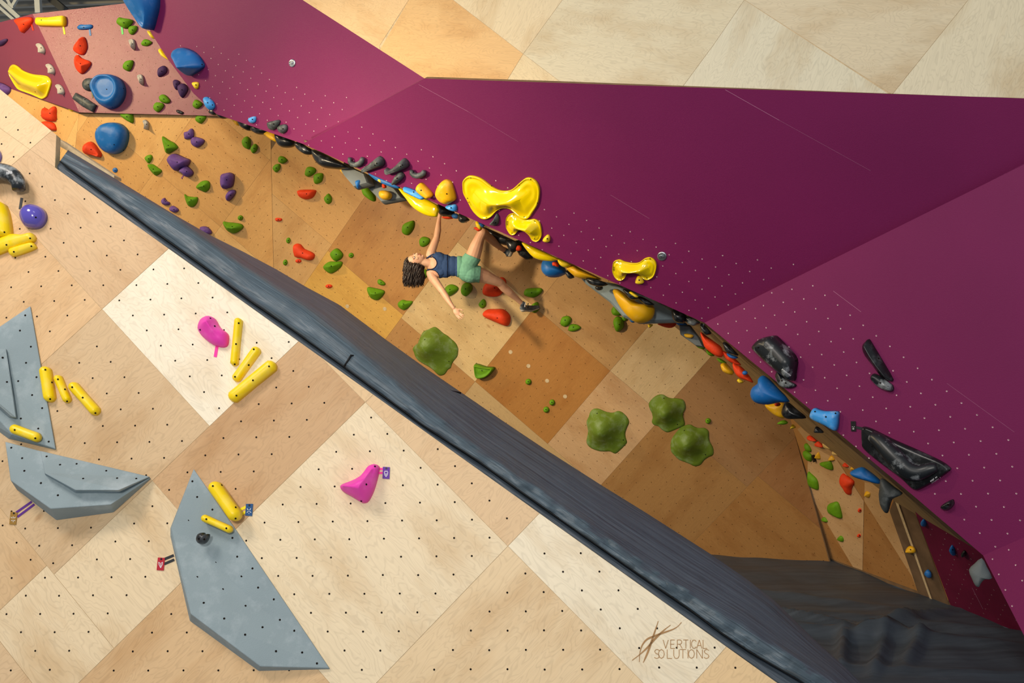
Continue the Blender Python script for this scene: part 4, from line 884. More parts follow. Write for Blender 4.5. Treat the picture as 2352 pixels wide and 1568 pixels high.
# pale grey spikes
sp = [(85,103),(91,99),(99,104),(105,116),(102,124),(94,115)]
for (dx, dy), lab in (((0,0),'top'),((22.5,47),'middle'),((44.5,94),'bottom')): hold('grey', PP0, [(x+dx,y+dy) for x, y in sp], .10, lab+' pale grey spike of the slanting row of three at far left', ridge=[(92+dx,106+dy),(101+dx,121+dy)], rh=[.4,1], kind='cone', group='pale grey spike holds')
sp = [(297,94),(304,90),(310,94),(312,108),(309,116),(300,104)]
hold('grey', PP1, sp, .11, 'pale grey spike right of the taped green jug', ridge=[(304,97),(309,112)], rh=[.4,1], kind='cone', group='pale grey spike holds')
hold('grey', PP1, [(x+19.5,y+81) for x, y in sp], .11, 'pale grey spike right of the upper blue drum', ridge=[(323.5,178),(328.5,193)], rh=[.4,1], kind='cone', group='pale grey spike holds')
hold('grey', PLf, [(330,278),(336,275),(343,283),(342,299),(336,291)], .13, 'pale grey spike on the plywood right of the lower blue drum', ridge=[(336,281),(341,296)], rh=[.4,1], kind='cone', group='pale grey spike holds')
hold('gyellow', PP0, [(22,170),(23,158),(28,150),(35,148),(45,154),(55,162),(77,170),(104,173),(114,178),(119,187),(118,197),(112,215),(108,223),(98,228),(88,224),(72,217),(45,207),(36,197),(28,183)], .13, 'huge yellow saddle hold at far left', ridge=[(38,165),(70,190),(100,200)], kind='bone', bolts=[(81,211)], n=56, bump=0)
hold('purple', PP0, [(-10,190),(4,190),(17,196),(26,203),(25,213),(13,221),(-10,214)], .10, 'purple lump at the left edge under the yellow saddle', bolts=0)
hold('dpurple', PP0, [(-6,96),(5,94),(16,89),(18,94),(8,104),(-6,106)], .06, 'dark purple hold at the left edge above the yellow saddle', bolts=0)
# blue drums
hold('blue', PP1, [(216,205),(220,188),(233,176),(250,173),(268,175),(283,187),(290,205),(288,225),(277,242),(262,250),(247,249),(233,240),(224,225)], .20, 'upper round blue drum hold, on the rose wall', ridge=[(258,200)], kind='scoop', bolts=[(245,205),(284,203),(258,246)], n=52, rings=14, bump=0)
hold('blue', PLf, [(228,317),(230,300),(242,286),(262,281),(283,286),(296,301),(297,320),(290,340),(278,351),(263,354),(247,349),(235,336)], .22, 'lower round blue drum hold, on the plywood wall', ridge=[(255,303),(275,310)], kind='pebble', bolts=[(262,332),(284,345)], n=52, rings=14, bump=0)
# ---- prow, left facet
many([
 ('blue', PA, [(300,-30),(320,-36),(350,-36),(366,-15),(368,15),(362,42),(355,67),(349,68),(340,58),(332,45),(317,22),(305,-5)], .28, 'big blue teardrop hold cut off by the top of the picture', dict(ridge=[(340,0),(352,50)], rh=[1,.5], bolts=0)),
 ('blue', PA, [(405,125),(410,113),(423,109),(444,116),(458,127),(468,142),(471,153),(462,162),(442,174),(438,172),(430,160),(419,149),(406,136)], .24, 'blue three-cornered fin hold on the magenta wall, upper left', dict(ridge=[(425,130),(445,155)], rh=[.8,1], bolts=[(464,148)], kind='cone')),
 ('yellow', PA, [(443,191),(449,188),(457,190),(456,202),(451,204)], .04, 'tiny yellow hold under the blue fin hold'),
 ('lblue', PA, [(471,226),(475,222),(481,224),(491,233),(495,246),(487,254),(478,246)], .07, 'chalky sky-blue hold on the left corner of the magenta wall', dict(bolts=[(477,236),(488,241)])),
 ('lblue', PA, [(573,274),(580,268),(589,268),(588,280),(579,283)], .05, 'small sky-blue hold left of a charcoal pair', dict(bolts=[(580,274)])),
 ('black', PA, [(617,283),(621,279),(631,277),(641,275),(645,279),(641,290),(631,299),(621,296)], .07, 'charcoal hold, left and larger of the pair at the magenta edge'),
 ('black', PA, [(640,292),(648,286),(659,286),(662,295),(659,303),(651,307),(643,301)], .06, 'charcoal hold, right of the pair at the magenta edge'),
 ('black', PB, [(872,358),(881,362),(885,371),(883,379),(868,384),(841,393),(835,392),(835,385),(847,377),(860,366)], .10, 'long charcoal wedge hold right of the first horseshoe', dict(ridge=[(843,387),(874,370)], rh=[.6,1], bolts=[(861,379),(865,375)])),
 ('black', PB, [(927,363),(936,366),(941,377),(939,382),(923,389),(911,393),(895,398),(889,393),(888,385),(892,385),(898,388),(912,378)], .11, 'hooked charcoal wedge hold, middle of the row of dark holds', dict(ridge=[(895,392),(912,386),(930,374)], rh=[.6,.7,1], bolts=[(920,382),(924,379)])),
 ('black', PB, [(923,394),(930,401),(927,409),(918,417),(905,423),(902,419),(907,407),(914,398)], .08, 'chalk-dusted charcoal hold under the hooked one', dict(bolts=[(912,409)])),
 ('lblue', PB, [(928,429),(938,430),(960,439),(978,449),(976,456),(969,455),(950,447),(932,437)], .06, 'slim sky-blue plank hold at the magenta edge', dict(ridge=[(938,435),(970,451)], bolts=[(950,441)])),
 ('oyellow', PB, [(959,428),(963,421),(971,419),(984,431),(995,444),(994,451),(986,452),(974,446),(965,439)], .09, 'amber yellow bean hold right of the blue plank', dict(ridge=[(970,431),(987,446)], bolts=[(967,437)])),
 ('oyellow', PB, [(1003,439),(1007,427),(1015,416),(1026,411),(1038,417),(1044,434),(1049,455),(1042,462),(1030,467),(1015,462),(1005,451)], .10, 'round amber yellow hold left of the biggest bow-tie hold', dict(ridge=[(1022,436),(1030,448)], bolts=[(1026,445)])),
 ('lblue', PB, [(1024,474),(1032,470),(1048,469),(1049,484),(1034,480)], .05, 'small sky-blue hold right above the climber\'s raised hand', dict(bolts=[(1036,477)])),
 ('black', PB, [(1142,489),(1147,499),(1143,516),(1125,515),(1134,503)], .07, 'dark triangular hold between the two bow-tie holds', dict(kind='cone', bolts=[(1138,511)])),
 ('yellow', PB, [(1248,548),(1258,538),(1264,543),(1263,554),(1252,554)], .05, 'tiny yellow hold right of the smaller bow-tie hold', dict(bolts=[(1257,548)])),
 ('yellow', PB, [(1460,645),(1465,633),(1473,634),(1480,645),(1477,650),(1464,650)], .05, 'tiny yellow hold under the rightmost bow-tie hold', dict(bolts=[(1468,643)])),
 ('lblue', PC, [(1865,949),(1873,936),(1885,940),(1899,943),(1927,944),(1928,960),(1927,975),(1922,989),(1910,984),(1899,977),(1868,962)], .08, 'bright blue four-cornered hold on the edge of the magenta wall', dict(ridge=[(1880,952),(1915,965)], kind='pebble', bolts=[(1872,945),(1919,949),(1897,957)])),
 ('cblack', PC, [(1736,795),(1748,781),(1765,773),(1782,770),(1792,777),(1815,800),(1833,824),(1831,852),(1828,873),(1815,870),(1784,845),(1755,820),(1738,803)], .16, 'large chalky black hold, leftmost on the right magenta wall', dict(ridge=[(1775,792),(1815,832)], kind='pebble', bolts=[(1742,798),(1829,828)], n=44)),
 ('cblack', PC, [(1782,865),(1784,855),(1789,850),(1799,862),(1812,873),(1828,882),(1828,888),(1812,892),(1792,885)], .06, 'chalky dark crescent hold under the large chalky black one', dict(bolts=[(1796,874),(1805,879)])),
 ('bblack', PC, [(1982,801),(1983,791),(1990,783),(1997,778),(2006,791),(2030,831),(2053,871),(2044,875),(2033,868),(2021,860),(2005,838),(1988,817)], .08, 'slim black blade-shaped hold on the right magenta wall', dict(ridge=[(1994,795),(2012,830),(2040,862)], kind='cone', bolts=[(2018,823)])),
 ('cblack', PC, [(2002,865),(2009,857),(2027,865),(2040,875),(2052,885),(2053,896),(2044,899),(2021,890),(2005,875)], .06, 'chalky black sausage hold below the slim blade', dict(ridge=[(2012,866),(2044,890)], bolts=[(2022,879)])),
 ('bblack', PC, [(2163,1163),(2173,1153),(2188,1146),(2192,1150),(2192,1158),(2183,1169),(2171,1170)], .07, 'small black half-moon hold low on the right magenta wall', dict(ridge=[(2172,1160),(2186,1153)])),
])
for path, lab in (([(808,360),(808,368),(813,374),(821,376),(831,372),(836,366),(837,360)], 'charcoal horseshoe hold at the left end of the row of dark holds'), ([(949,388),(950,395),(955,399),(962,401),(971,399),(977,395),(978,390)], 'charcoal horseshoe hold at the right end of the row of dark holds')):
    ps = [PB.hit(p)+PB.n*.035 for p in path]; o = ps[3]; ob = link('climbing_hold', tube_mesh('horseshoe', [p-o for p in ps], [.02,.026,.03,.028,.028,.028,.022], 10), ['black'], None, o); tag(ob, lab, 'climbing hold', 'charcoal climbing holds'); bolt_on(ob, PB, path[1], .007)
# bow-ties
bt = [([(1064,426),(1065,413),(1076,403),(1091,403),(1109,410),(1130,426),(1147,435),(1164,437),(1179,432),(1197,416),(1210,407),(1223,408),(1235,418),(1241,437),(1237,466),(1225,487),(1214,501),(1200,501),(1185,489),(1172,478),(1156,477),(1143,483),(1130,497),(1116,503),(1103,499),(1087,483),(1076,462),(1066,443)], [(1092,440),(1112,455),(1130,458),(1158,457),(1185,455),(1200,452),(1216,440)], [.18,.4,.8,1,.8,.4,.18], .15, [(1081,408),(1129,427),(1192,425),(1219,412),(1234,466),(1204,498),(1118,500),(1074,455)], 'biggest glossy yellow bow-tie hold on the magenta prow', ((1077,461),(1082,472))),
 ([(1163,505),(1165,497),(1172,490),(1183,489),(1195,497),(1206,503),(1218,503),(1229,502),(1241,511),(1245,533),(1242,548),(1233,554),(1223,550),(1216,539),(1204,529),(1193,528),(1183,538),(1174,538),(1165,525),(1163,515)], [(1176,507),(1190,512),(1203,515),(1217,518),(1226,527),(1231,538)], [.3,.8,1,1,.8,.3], .12, [(1180,493),(1228,507),(1228,548),(1176,535)], 'smaller glossy yellow bow-tie hold just under the biggest one', ((1167,507),(1167,517))),
 ([(1408,611),(1411,599),(1424,595),(1437,600),(1456,603),(1469,601),(1482,592),(1494,590),(1505,597),(1509,611),(1503,633),(1490,642),(1479,639),(1469,629),(1452,625),(1441,628),(1435,639),(1424,644),(1414,637),(1408,624)], [(1421,612),(1436,614),(1455,614),(1474,613),(1492,609)], [.3,.85,1,.85,.3], .12, [(1421,599),(1493,594),(1486,638),(1427,641)], 'rightmost glossy yellow bow-tie hold, beside the steel disc', ((1412,612),(1412,622)))]
for out, rd, rh, hh, bl, lab, mk in bt:
    ob = puff('climbing_hold', PB, out, hh, rd, rh, 'bone', 110, False, 8, 0, mats=('gyellow',)); tag(ob, lab, 'climbing hold', 'glossy yellow bow-tie holds')
    for p in bl: bolt_on(ob, PB, p, .005)
    marks(ob, PB, mk[0], mk[1], 4, 6, 'hole', .045)
# long black hold: low base with a tube body
big = puff('climbing_hold', PC, [(1981,985),(1986,979),(2006,985),(2057,1010),(2110,1033),(2159,1056),(2180,1070),(2183,1080),(2150,1104),(2118,1122),(2105,1125),(2092,1118),(2070,1097),(2020,1060),(1986,1031),(1982,1015)], .05, [(2000,1000),(2060,1050),(2110,1088),(2160,1078)], None, 'flat', 60, False, 8, .001, mats=('bblack',))
tag(big, 'long black hold with a chalky curved spine on the right magenta wall', 'climbing hold', 'black climbing holds')
ps = [(2008,1000),(2028,1012),(2052,1035),(2076,1058),(2098,1077),(2120,1081),(2144,1074),(2162,1071)]; o = big.location
Q = catmull([(1990,990)]+ps+[(2175,1070)], 40)[4:32]
link('spine', tube_mesh('spine', [PC.hit(p)+PC.n*(.045+.03*math.sin(math.pi*k/27))-o for k, p in enumerate(Q)], [(.035+.045*math.sin(math.pi*min(1, (k+2)/29))) for k in range(len(Q))], 14), ['cblack'], big)
for p in ((1986,985),(2003,1025),(2180,1079),(2092,1112)): bolt_on(big, PC, p, .006)
marks(big, PC, (2136,1104), (2157,1090), 3.2, 9, 'white', .056, 2)
cb = [o_ for o_ in C.objects if str(o_.get('label', '')).startswith('large chalky black hold')][0]; marks(cb, PC, (1797,846), (1817,862), 3, 9, 'white', 0, 1)
# ---- steel hangers
for pl, c, rx, ry, lab in ((PA, (671.5,145), 7.5, 9.5, 'oval steel anchor plate on the left magenta facet'), (PB, (1520.5,588), 11, 10.5, 'round steel anchor disc beside the rightmost bow-tie hold')):
    ob = puff('anchor_plate', pl, ell(c[0], c[1], rx, ry, 0, 14), .012, None, None, 'flat', 28, False, 8, 0, mats=('zinc',)); tag(ob, lab, 'anchor', 'steel anchors')
    cc = pl.hit(c)-ob.location; u, v = pl.e1, pl.e2
    link('hook', tube_mesh('hook', [cc+pl.n*(.014+.012*math.sin(t/2))+(u*math.cos(t)+v*math.sin(t))*.018 for t in (k*.5 for k in range(10))], .005, 7), ['zinc'], ob)
# ---- right-hand recess
many([
 ('green', PW1, [(1850,1018),(1858,1020),(1865,1032),(1863,1037),(1853,1030)], .05, 'pale-edged green hold, upper of the pair left of a bare bolt slot', dict(bolts=0)),
 ('green', PW1, [(1848,1034),(1859,1037),(1868,1048),(1864,1059),(1851,1048)], .06, 'pale-edged green hold, lower of the pair left of a bare bolt slot', dict(bolts=0)),
 ('green', PW1, [(1885,1062),(1904,1058),(1911,1060),(1915,1078),(1894,1070)], .06, 'green triangular hold in the right recess under the yellow cones', dict(bolts=0)),
 ('green', PW1, [(1858,1083),(1864,1086),(1878,1100),(1882,1117),(1879,1124),(1861,1112)], .07, 'green leaf-shaped hold on the right recess wall', dict(bolts=0)),
 ('green', PW1, [(1904,1159),(1913,1153),(1927,1153),(1936,1183),(1932,1189),(1908,1176)], .08, 'largest green hold on the right recess wall', dict(bolts=0)),
 ('green', PW1, [(1890,1188),(1896,1187),(1902,1195),(1901,1198),(1890,1195)], .04, 'tiny green hold below left of the largest one in the right recess', dict(bolts=0)),
 ('green', PW1, [(1925,1235),(1932,1229),(1938,1234),(1938,1243),(1926,1239)], .04, 'lowest green hold in the right recess', dict(bolts=0)),
 ('red', PW1, [(1934,1090),(1938,1086),(1946,1091),(1963,1105),(1958,1121),(1957,1133),(1952,1135),(1944,1121),(1933,1103)], .08, 'large orange-red hold in the right recess', dict(bolts=0)),
 ('red', PW1, (1976,1171,4,5), .03, 'tiny orange-red hold in the right recess, upper of two'),
 ('red', PW1, (1974.5,1229,4,4), .03, 'tiny orange-red hold in the right recess, lower of two'),
 ('red', PW1, [(1938,1066),(1942,1062),(1951,1071),(1942,1070)], .04, 'small red cone left of a yellow one under the magenta edge', dict(bolts=0)),
 ('oyellow', PW1, [(1874,1049),(1881,1037),(1886,1052),(1878,1052)], .06, 'amber cone right of the bare bolt slot', dict(kind='cone', bolts=0)),
 ('oyellow', PW1, [(1905,1055),(1911,1045),(1919,1055),(1910,1057)], .06, 'amber cone above the green triangle', dict(kind='cone', bolts=0)),
 ('oyellow', PW1, [(1956,1076),(1962,1064),(1971,1076),(1960,1079)], .06, 'amber cone above the long blue fin', dict(kind='cone', bolts=0)),
 ('oyellow', PW1, [(1987,1135),(1991,1127),(2000,1132),(1998,1142),(1990,1139)], .05, 'amber cone below the long blue fin', dict(kind='cone', bolts=0)),
 ('oyellow', PW1.off(.03), [(2083,1263),(2089,1253),(2100,1257),(2103,1268),(2090,1268)], .08, 'amber cone on the brown planks of the right recess', dict(kind='cone')),
 ('cream', PW1.off(.05), [(1894,1013),(1898,1010),(1908,1013),(1926,1028),(1920,1031),(1900,1026)], .08, 'cream-coloured hold close under the magenta edge in the right recess', dict(bolts=0)),
 ('cream', PW1.off(.05), [(1915,1035),(1922,1031),(1936,1038),(1934,1045),(1918,1042)], .06, 'smaller cream-coloured hold below the first one in the right recess', dict(bolts=0)),
 ('red', PW1.off(.03), [(1856,1002),(1862,1000),(1876,1012),(1862,1009)], .05, 'thin red hold in the right recess, upper of the touching pair', dict(bolts=0)),
 ('red', PW1.off(.03), [(1874,1018),(1881,1013),(1892,1026),(1878,1023)], .05, 'thin red hold in the right recess, lower of the touching pair', dict(bolts=0)),
 ('blue', PN, [(2117,1196),(2122,1191),(2128,1199),(2127,1207),(2119,1204)], .04, 'small blue hold at the top of the dark burgundy wall', dict(bolts=0)),
 ('blue', PN, [(2183,1258),(2187,1251),(2193,1259),(2195,1274),(2187,1268)], .04, 'blue leaf-shaped hold on the dark burgundy wall'),
 ('blue', PW1.off(.03), [(2127,1312),(2132,1307),(2139,1316),(2139,1326),(2131,1321)], .05, 'small blue hold on the brown planks near the floor', dict(bolts=0)),
 ('bblack', PN, (2215,1270,5,7), .04, 'faint black hold on the dark burgundy wall', dict(bolts=0)),
])
# ---- holds hanging under the prow's lower edge, seen past it
def under(col, out, label, off=.32, th=.07, kind='dome', sharp=False, ridge=None, cat='climbing hold', name='climbing_hold', group=None, facet=None, n=26):
    c = Vector((sum(p[0] for p in out)/len(out), sum(p[1] for p in out)/len(out)))
    pf = facet or (PA if c.x < 695 else PB if c.x < 1618 else PC); p0 = pf.hit(c); q = p0+p0.normalized()*off
    nf = Vector((pf.n.x*.6, -.8, 0)).normalized(); pl = Pl(nf, nf.dot(q))
    ob = puff(name, pl, out, th, ridge, None, kind, n, sharp, 7, .002 if not sharp else 0, True, mats=(col,)); tag(ob, label, cat, group or (CN.get(col, 'grey')+' holds under the prow')); return ob
for r in [
 ('yellow', [(340,72),(350,74),(358,86),(350,88)], 'yellow sliver behind the magenta edge below the big blue teardrop', .4, .05),
 ('yellow', [(366,116),(372,112),(382,124),(392,139),(385,137),(374,130)], 'yellow hold peeking past the magenta edge left of the blue fin', .4, .06),
 ('bblack', [(480,258),(490,250),(501,254),(500,260),(491,265)], 'black hold just under the chalky corner hold', .25, .05),
 ('bblack', [(498,261),(505,251),(518,252),(530,264),(519,271),(507,272)], 'black lump behind the magenta edge, second from its left corner', .3, .07),
 ('oyellow', [(530,264),(538,262),(549,272),(549,288),(540,284)], 'amber hold between two black lumps near the left corner', .45, .05),
 ('bblack', [(549,280),(551,272),(560,270),(583,284),(576,299),(566,299),(555,291)], 'black jug behind the edge, left of a linked pair', .3, .09),
 ('bblack', [(577,298),(583,286),(600,290),(616,301),(606,308),(591,308)], 'black jug behind the edge, right of a linked pair', .32, .08),
 ('oyellow', [(601,303),(608,298),(622,300),(637,309),(636,326),(619,318)], 'amber ribbed fin between black jugs on the magenta edge', .4, .06),
 ('bblack', [(634,309),(645,306),(662,315),(677,327),(670,337),(651,339),(640,331)], 'black bowl-shaped lump under the left magenta facet', .3, .1),
 ('bblack', [(677,329),(689,326),(704,336),(717,344),(717,354),(702,355),(685,344)], 'black twisted hold under the corner of the two magenta facets', .3, .07),
 ('bblack', [(717,346),(728,345),(760,360),(800,383),(785,388),(768,388),(742,384),(725,369)], 'big black curl under the magenta edge above the small green pair', .28, .12),
 ('oyellow', [(782,392),(789,389),(801,396),(807,410),(794,403)], 'amber hold left of the first dark volume under the edge', .6, .05),
 ('green', [(833,431),(844,428),(857,442),(862,453),(861,462),(853,461),(838,450),(833,440)], 'green drop hold between the two dark volumes under the edge', 1.9, .09),
 ('blue', [(818,417),(831,413),(830,425),(823,434)], 'blue hold on the first dark volume under the edge', .38, .06),
 ('oyellow', [(872,445),(876,438),(889,438),(899,445),(896,456),(884,459),(875,454)], 'amber knob on the second dark volume under the edge', .5, .08),
 ('yellow', [(868,415),(872,410),(879,414),(876,420)], 'tiny yellow cone at the edge below the hooked charcoal hold', .2, .03),
 ('blue', [(845,398),(870,405),(915,426),(912,433),(870,418)], 'long blue plank along the edge above the second dark volume', .22, .04),
 ('red', [(878,424),(884,422),(887,430),(880,432)], 'small red hold on the second dark volume', .42, .03),
 ('bblack', [(1006,470),(1022,470),(1043,486),(1040,494),(1030,497),(1015,496),(1008,487)], 'black hold the climber grips with her raised hand', 1.75, .09),
 ('red', [(1015,499),(1025,496),(1039,496),(1039,502),(1024,503)], 'flat red hold just right of the climber\'s raised wrist', 1.9, .05),
 ('blue', [(1038,494),(1048,490),(1055,496),(1051,502),(1041,501)], 'blue hold right of the flat red one under the edge', 1.7, .05),
 ('bblack', [(1053,496),(1060,490),(1077,503),(1074,508),(1063,512),(1055,508)], 'black hold left of the climber\'s bent knee', 1.4, .07),
 ('yellow', [(1093,511),(1098,507),(1108,516),(1105,527),(1096,522)], 'yellow hold right above the climber\'s bent knee', 1.2, .05),
 ('blue', [(1099,512),(1107,511),(1113,518),(1107,522)], 'small blue hold touching the yellow one above the bent knee', 1.1, .03),
 ('red', [(1088,523),(1098,522),(1106,527),(1098,531)], 'flat red hold left of the climber\'s bent knee', 1.6, .03),
 ('bblack', [(1106,521),(1125,526),(1160,542),(1187,556),(1175,563),(1155,562),(1135,550),(1118,538)], 'long black hold behind the climber\'s hooked shin', 2.15, .07),
 ('bblack', [(1160,552),(1172,549),(1188,556),(1190,570),(1180,580),(1170,575)], 'black hold the climber\'s upper foot hooks', 2.0, .06),
 ('red', [(1182,567),(1190,563),(1197,566),(1196,575),(1184,575)], 'small dark red hold right of the climber\'s hooked foot', 2.0, .04),
 ('blue', [(1245,612),(1250,598),(1268,594),(1285,600),(1301,624),(1292,632),(1278,637),(1260,636),(1248,626)], 'big round blue hold below the right yellow fin', .75, .16),
 ('red', [(1269,603),(1276,601),(1283,605),(1282,613),(1275,611),(1270,610)], 'small red hold in front of the big round blue one', .5, .04),
 ('yellow', [(1281,597),(1290,597),(1312,608),(1299,614),(1287,609)], 'thin yellow hold at the edge above the big round blue one', .28, .05),
 ('bblack', [(1298,624),(1307,621),(1318,635),(1316,639),(1306,639)], 'black hold between the big blue and the long yellow one', .55, .06),
 ('oyellow', [(1300,614),(1312,606),(1340,620),(1382,641),(1358,640),(1337,640),(1318,633)], 'long amber yellow hold hanging along the edge', .35, .11),
 ('bblack', [(1346,640),(1360,637),(1396,652),(1380,658),(1356,653)], 'black hold on the long pale grey volume, upper one', .3, .07),
 ('bblack', (1376,661,9,6), 'black knob on the long pale grey volume, lower one', .45, .05),
 ('oyellow', [(1407,668),(1416,663),(1430,670),(1450,685),(1470,697),(1499,701),(1504,714),(1500,728),(1489,738),(1469,743),(1452,735),(1436,720),(1420,697)], 'large amber yellow scoop hold hanging from the prow', .34, .16),
 ('bblack', [(1431,667),(1440,664),(1467,682),(1462,688),(1448,687)], 'black hold nested in the top of the amber scoop', .16, .06),
 ('yellow', [(1445,672),(1452,670),(1466,680),(1460,683)], 'yellow sliver beside the black hold on the amber scoop', .12, .03),
 ('bblack', [(1464,684),(1474,681),(1502,698),(1495,702),(1482,700)], 'black hold right above the amber scoop', .22, .06),
 ('blue', [(1444,730),(1450,727),(1458,739),(1450,740)], 'small blue hold left of the tip of the amber scoop', .8, .03),
 ('yellow', [(1488,746),(1494,744),(1500,746),(1492,753)], 'tiny yellow cone under the long pale grey volume', .8, .03),
 ('bblack', [(1543,711),(1552,710),(1576,724),(1574,740),(1563,742),(1550,738),(1544,726)], 'black barrel-shaped hold at the right end of the pale grey volume', .3, .09),
 ('red', [(1510,744),(1525,741),(1552,741),(1550,749),(1540,753),(1526,751)], 'flat dark red hold under the pale grey volume', .9, .06),
 ('blue', [(1552,741),(1563,739),(1576,742),(1580,753),(1563,750)], 'blue hold behind the black barrel-shaped one', .8, .05),
 ('cblack', [(1573,728),(1585,727),(1608,740),(1600,746),(1590,748),(1578,742)], 'black and white ring hold near the corner of two magenta facets', .3, .06),
 ('oyellow', [(1571,767),(1582,766),(1593,770),(1588,776),(1575,774)], 'amber bar on the dark grey volume right of the pale one', .62, .03),
 ('green', [(1594,788),(1603,790),(1618,797),(1616,802),(1603,798)], 'green sliver at the foot of the dark grey volume', .8, .03),
 ('bblack', [(1609,744),(1616,744),(1633,764),(1628,769),(1620,768),(1611,756)], 'black hold first in the crowded row right of the corner', .22, .06),
 ('red', [(1609,762),(1620,770),(1640,784),(1658,799),(1660,818),(1646,818),(1622,800),(1614,782)], 'long orange-red fin, first of three down the edge', .5, .08),
 ('red', [(1659,806),(1668,808),(1684,820),(1702,838),(1686,835),(1668,824)], 'orange-red fin, second of three down the edge', .6, .06),
 ('red', [(1683,834),(1694,838),(1706,845),(1730,877),(1716,874),(1700,868),(1688,855)], 'orange-red fin, third and lowest of three down the edge', .55, .07),
 ('green', [(1622,804),(1628,805),(1641,816),(1632,817),(1625,812)], 'small green hold beneath the first orange-red fin', .9, .04),
 ('green', [(1646,823),(1654,823),(1668,832),(1666,836),(1654,832)], 'small green hold beneath the second orange-red fin', .9, .04),
 ('oyellow', [(1656,836),(1664,833),(1674,841),(1685,855),(1680,861),(1664,855),(1658,846)], 'amber knob left of the lowest orange-red fin', .8, .08),
 ('yellow', [(1693,874),(1698,869),(1708,877),(1700,880)], 'tiny yellow cone below the lowest orange-red fin', .9, .03),
 ('blue', [(1669,811),(1680,814),(1695,820),(1688,824),(1675,820)], 'blue hold under the lower black one of the crowded row', .35, .04),
 ('blue', (1711,856,6,5), 'small blue hold on the lowest orange-red fin', .35, .03),
 ('bblack', [(1660,788),(1668,786),(1682,800),(1696,816),(1684,814),(1668,808)], 'black hold second in the crowded row right of the corner', .22, .06),
 ('blue', [(1743,868),(1752,862),(1764,868),(1790,895),(1814,922),(1790,924),(1765,929),(1742,927),(1729,919),(1724,904),(1729,889),(1742,879)], 'large blue whale-tail hold hanging from the right magenta wall', .30, .14),
 ('oyellow', [(1757,929),(1775,924),(1800,925),(1806,942),(1802,960),(1785,956),(1768,944)], 'amber hold behind the blue whale tail', .9, .08),
 ('red', (1786,928.5,7,4.5), 'small red hold on the amber one behind the blue whale tail', .6, .04),
 ('bblack', [(1795,948),(1800,930),(1808,922),(1830,940),(1852,959),(1832,962),(1806,961)], 'shiny black hold right of the blue whale tail under the magenta edge', .28, .09),
 ('green', [(1785,973),(1794,966),(1804,965),(1810,971),(1800,975)], 'green sliver below the black hold by the blue whale tail', 1.2, .04),
 ('yellow', [(1815,984),(1820,974),(1828,981),(1822,984)], 'tiny yellow cone left of the black wedge under the edge', 1.3, .04),
 ('bblack', [(1869,992),(1873,980),(1880,981),(1892,993),(1880,994)], 'small black wedge below the bright blue four-cornered hold', .35, .06),
 ('blue', [(1952,1086),(1958,1080),(1979,1072),(1995,1080),(2023,1103),(2019,1111),(1995,1105),(1970,1098),(1957,1092)], 'long blue fin in the right recess beside the dark grey fin', .8, .08)]:
    out = ell(*r[1]) if isinstance(r[1], tuple) else r[1]
    under(r[0], out, r[2], r[3], r[4])
def volu(m, out, lab, off, th, holes=()):
    ob = under(m, out, lab, off, th, 'flat', True, None, 'climbing volume', 'climbing_volume', 'grey volumes under the prow'); return ob
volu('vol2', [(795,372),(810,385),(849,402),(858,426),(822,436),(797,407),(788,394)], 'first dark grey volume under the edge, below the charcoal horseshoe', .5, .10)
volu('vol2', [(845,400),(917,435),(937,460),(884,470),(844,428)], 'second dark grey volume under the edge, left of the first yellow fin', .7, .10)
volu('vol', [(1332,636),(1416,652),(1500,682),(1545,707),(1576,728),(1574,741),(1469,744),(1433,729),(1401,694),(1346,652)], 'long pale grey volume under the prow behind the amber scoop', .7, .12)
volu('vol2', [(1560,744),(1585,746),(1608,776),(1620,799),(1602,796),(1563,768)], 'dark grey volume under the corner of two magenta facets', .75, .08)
under('gyellow', [(914,432),(930,436),(960,448),(1007,472),(1006,490),(1003,498),(986,497),(970,491),(957,483),(944,472),(932,456)], 'first glossy yellow fin hanging under the prow, left of the climber\'s hand', .30, .06)
under('gyellow', [(1198,557),(1215,562),(1250,578),(1284,595),(1275,598),(1263,600),(1240,597),(1224,590),(1210,575)], 'second glossy yellow fin hanging under the prow, right of the climber\'s foot', .30, .06)
under('black', [(2020,1122),(2022,1100),(2032,1100),(2055,1118),(2074,1132),(2062,1140),(2050,1146),(2044,1164),(2040,1177),(2031,1176),(2021,1159),(2018,1135)], 'dark grey fin-shaped hold at the mouth of the right recess', .5, .08)
under('vol2', [(2225,1308),(2238,1294),(2255,1281),(2266,1300),(2279,1327),(2269,1328),(2260,1331),(2252,1341),(2248,1348),(2240,1344),(2232,1328)], 'dark grey curved plate hold at the lower right corner of the prow', .25, .07, cat='climbing hold', group='dark grey plate holds', facet=PD)
# black ring behind the second yellow fin
ps = [at(p, 11.6) for p in ((1190,552),(1194,566),(1201,579),(1212,588),(1224,590))]; o = ps[2]
ob = link('climbing_hold', tube_mesh('ring', [p-o for p in ps], [.05,.06,.06,.05,.03], 12), ['bblack'], None, o); tag(ob, 'black ring-shaped hold left of the second yellow fin', 'climbing hold', 'black holds under the prow')
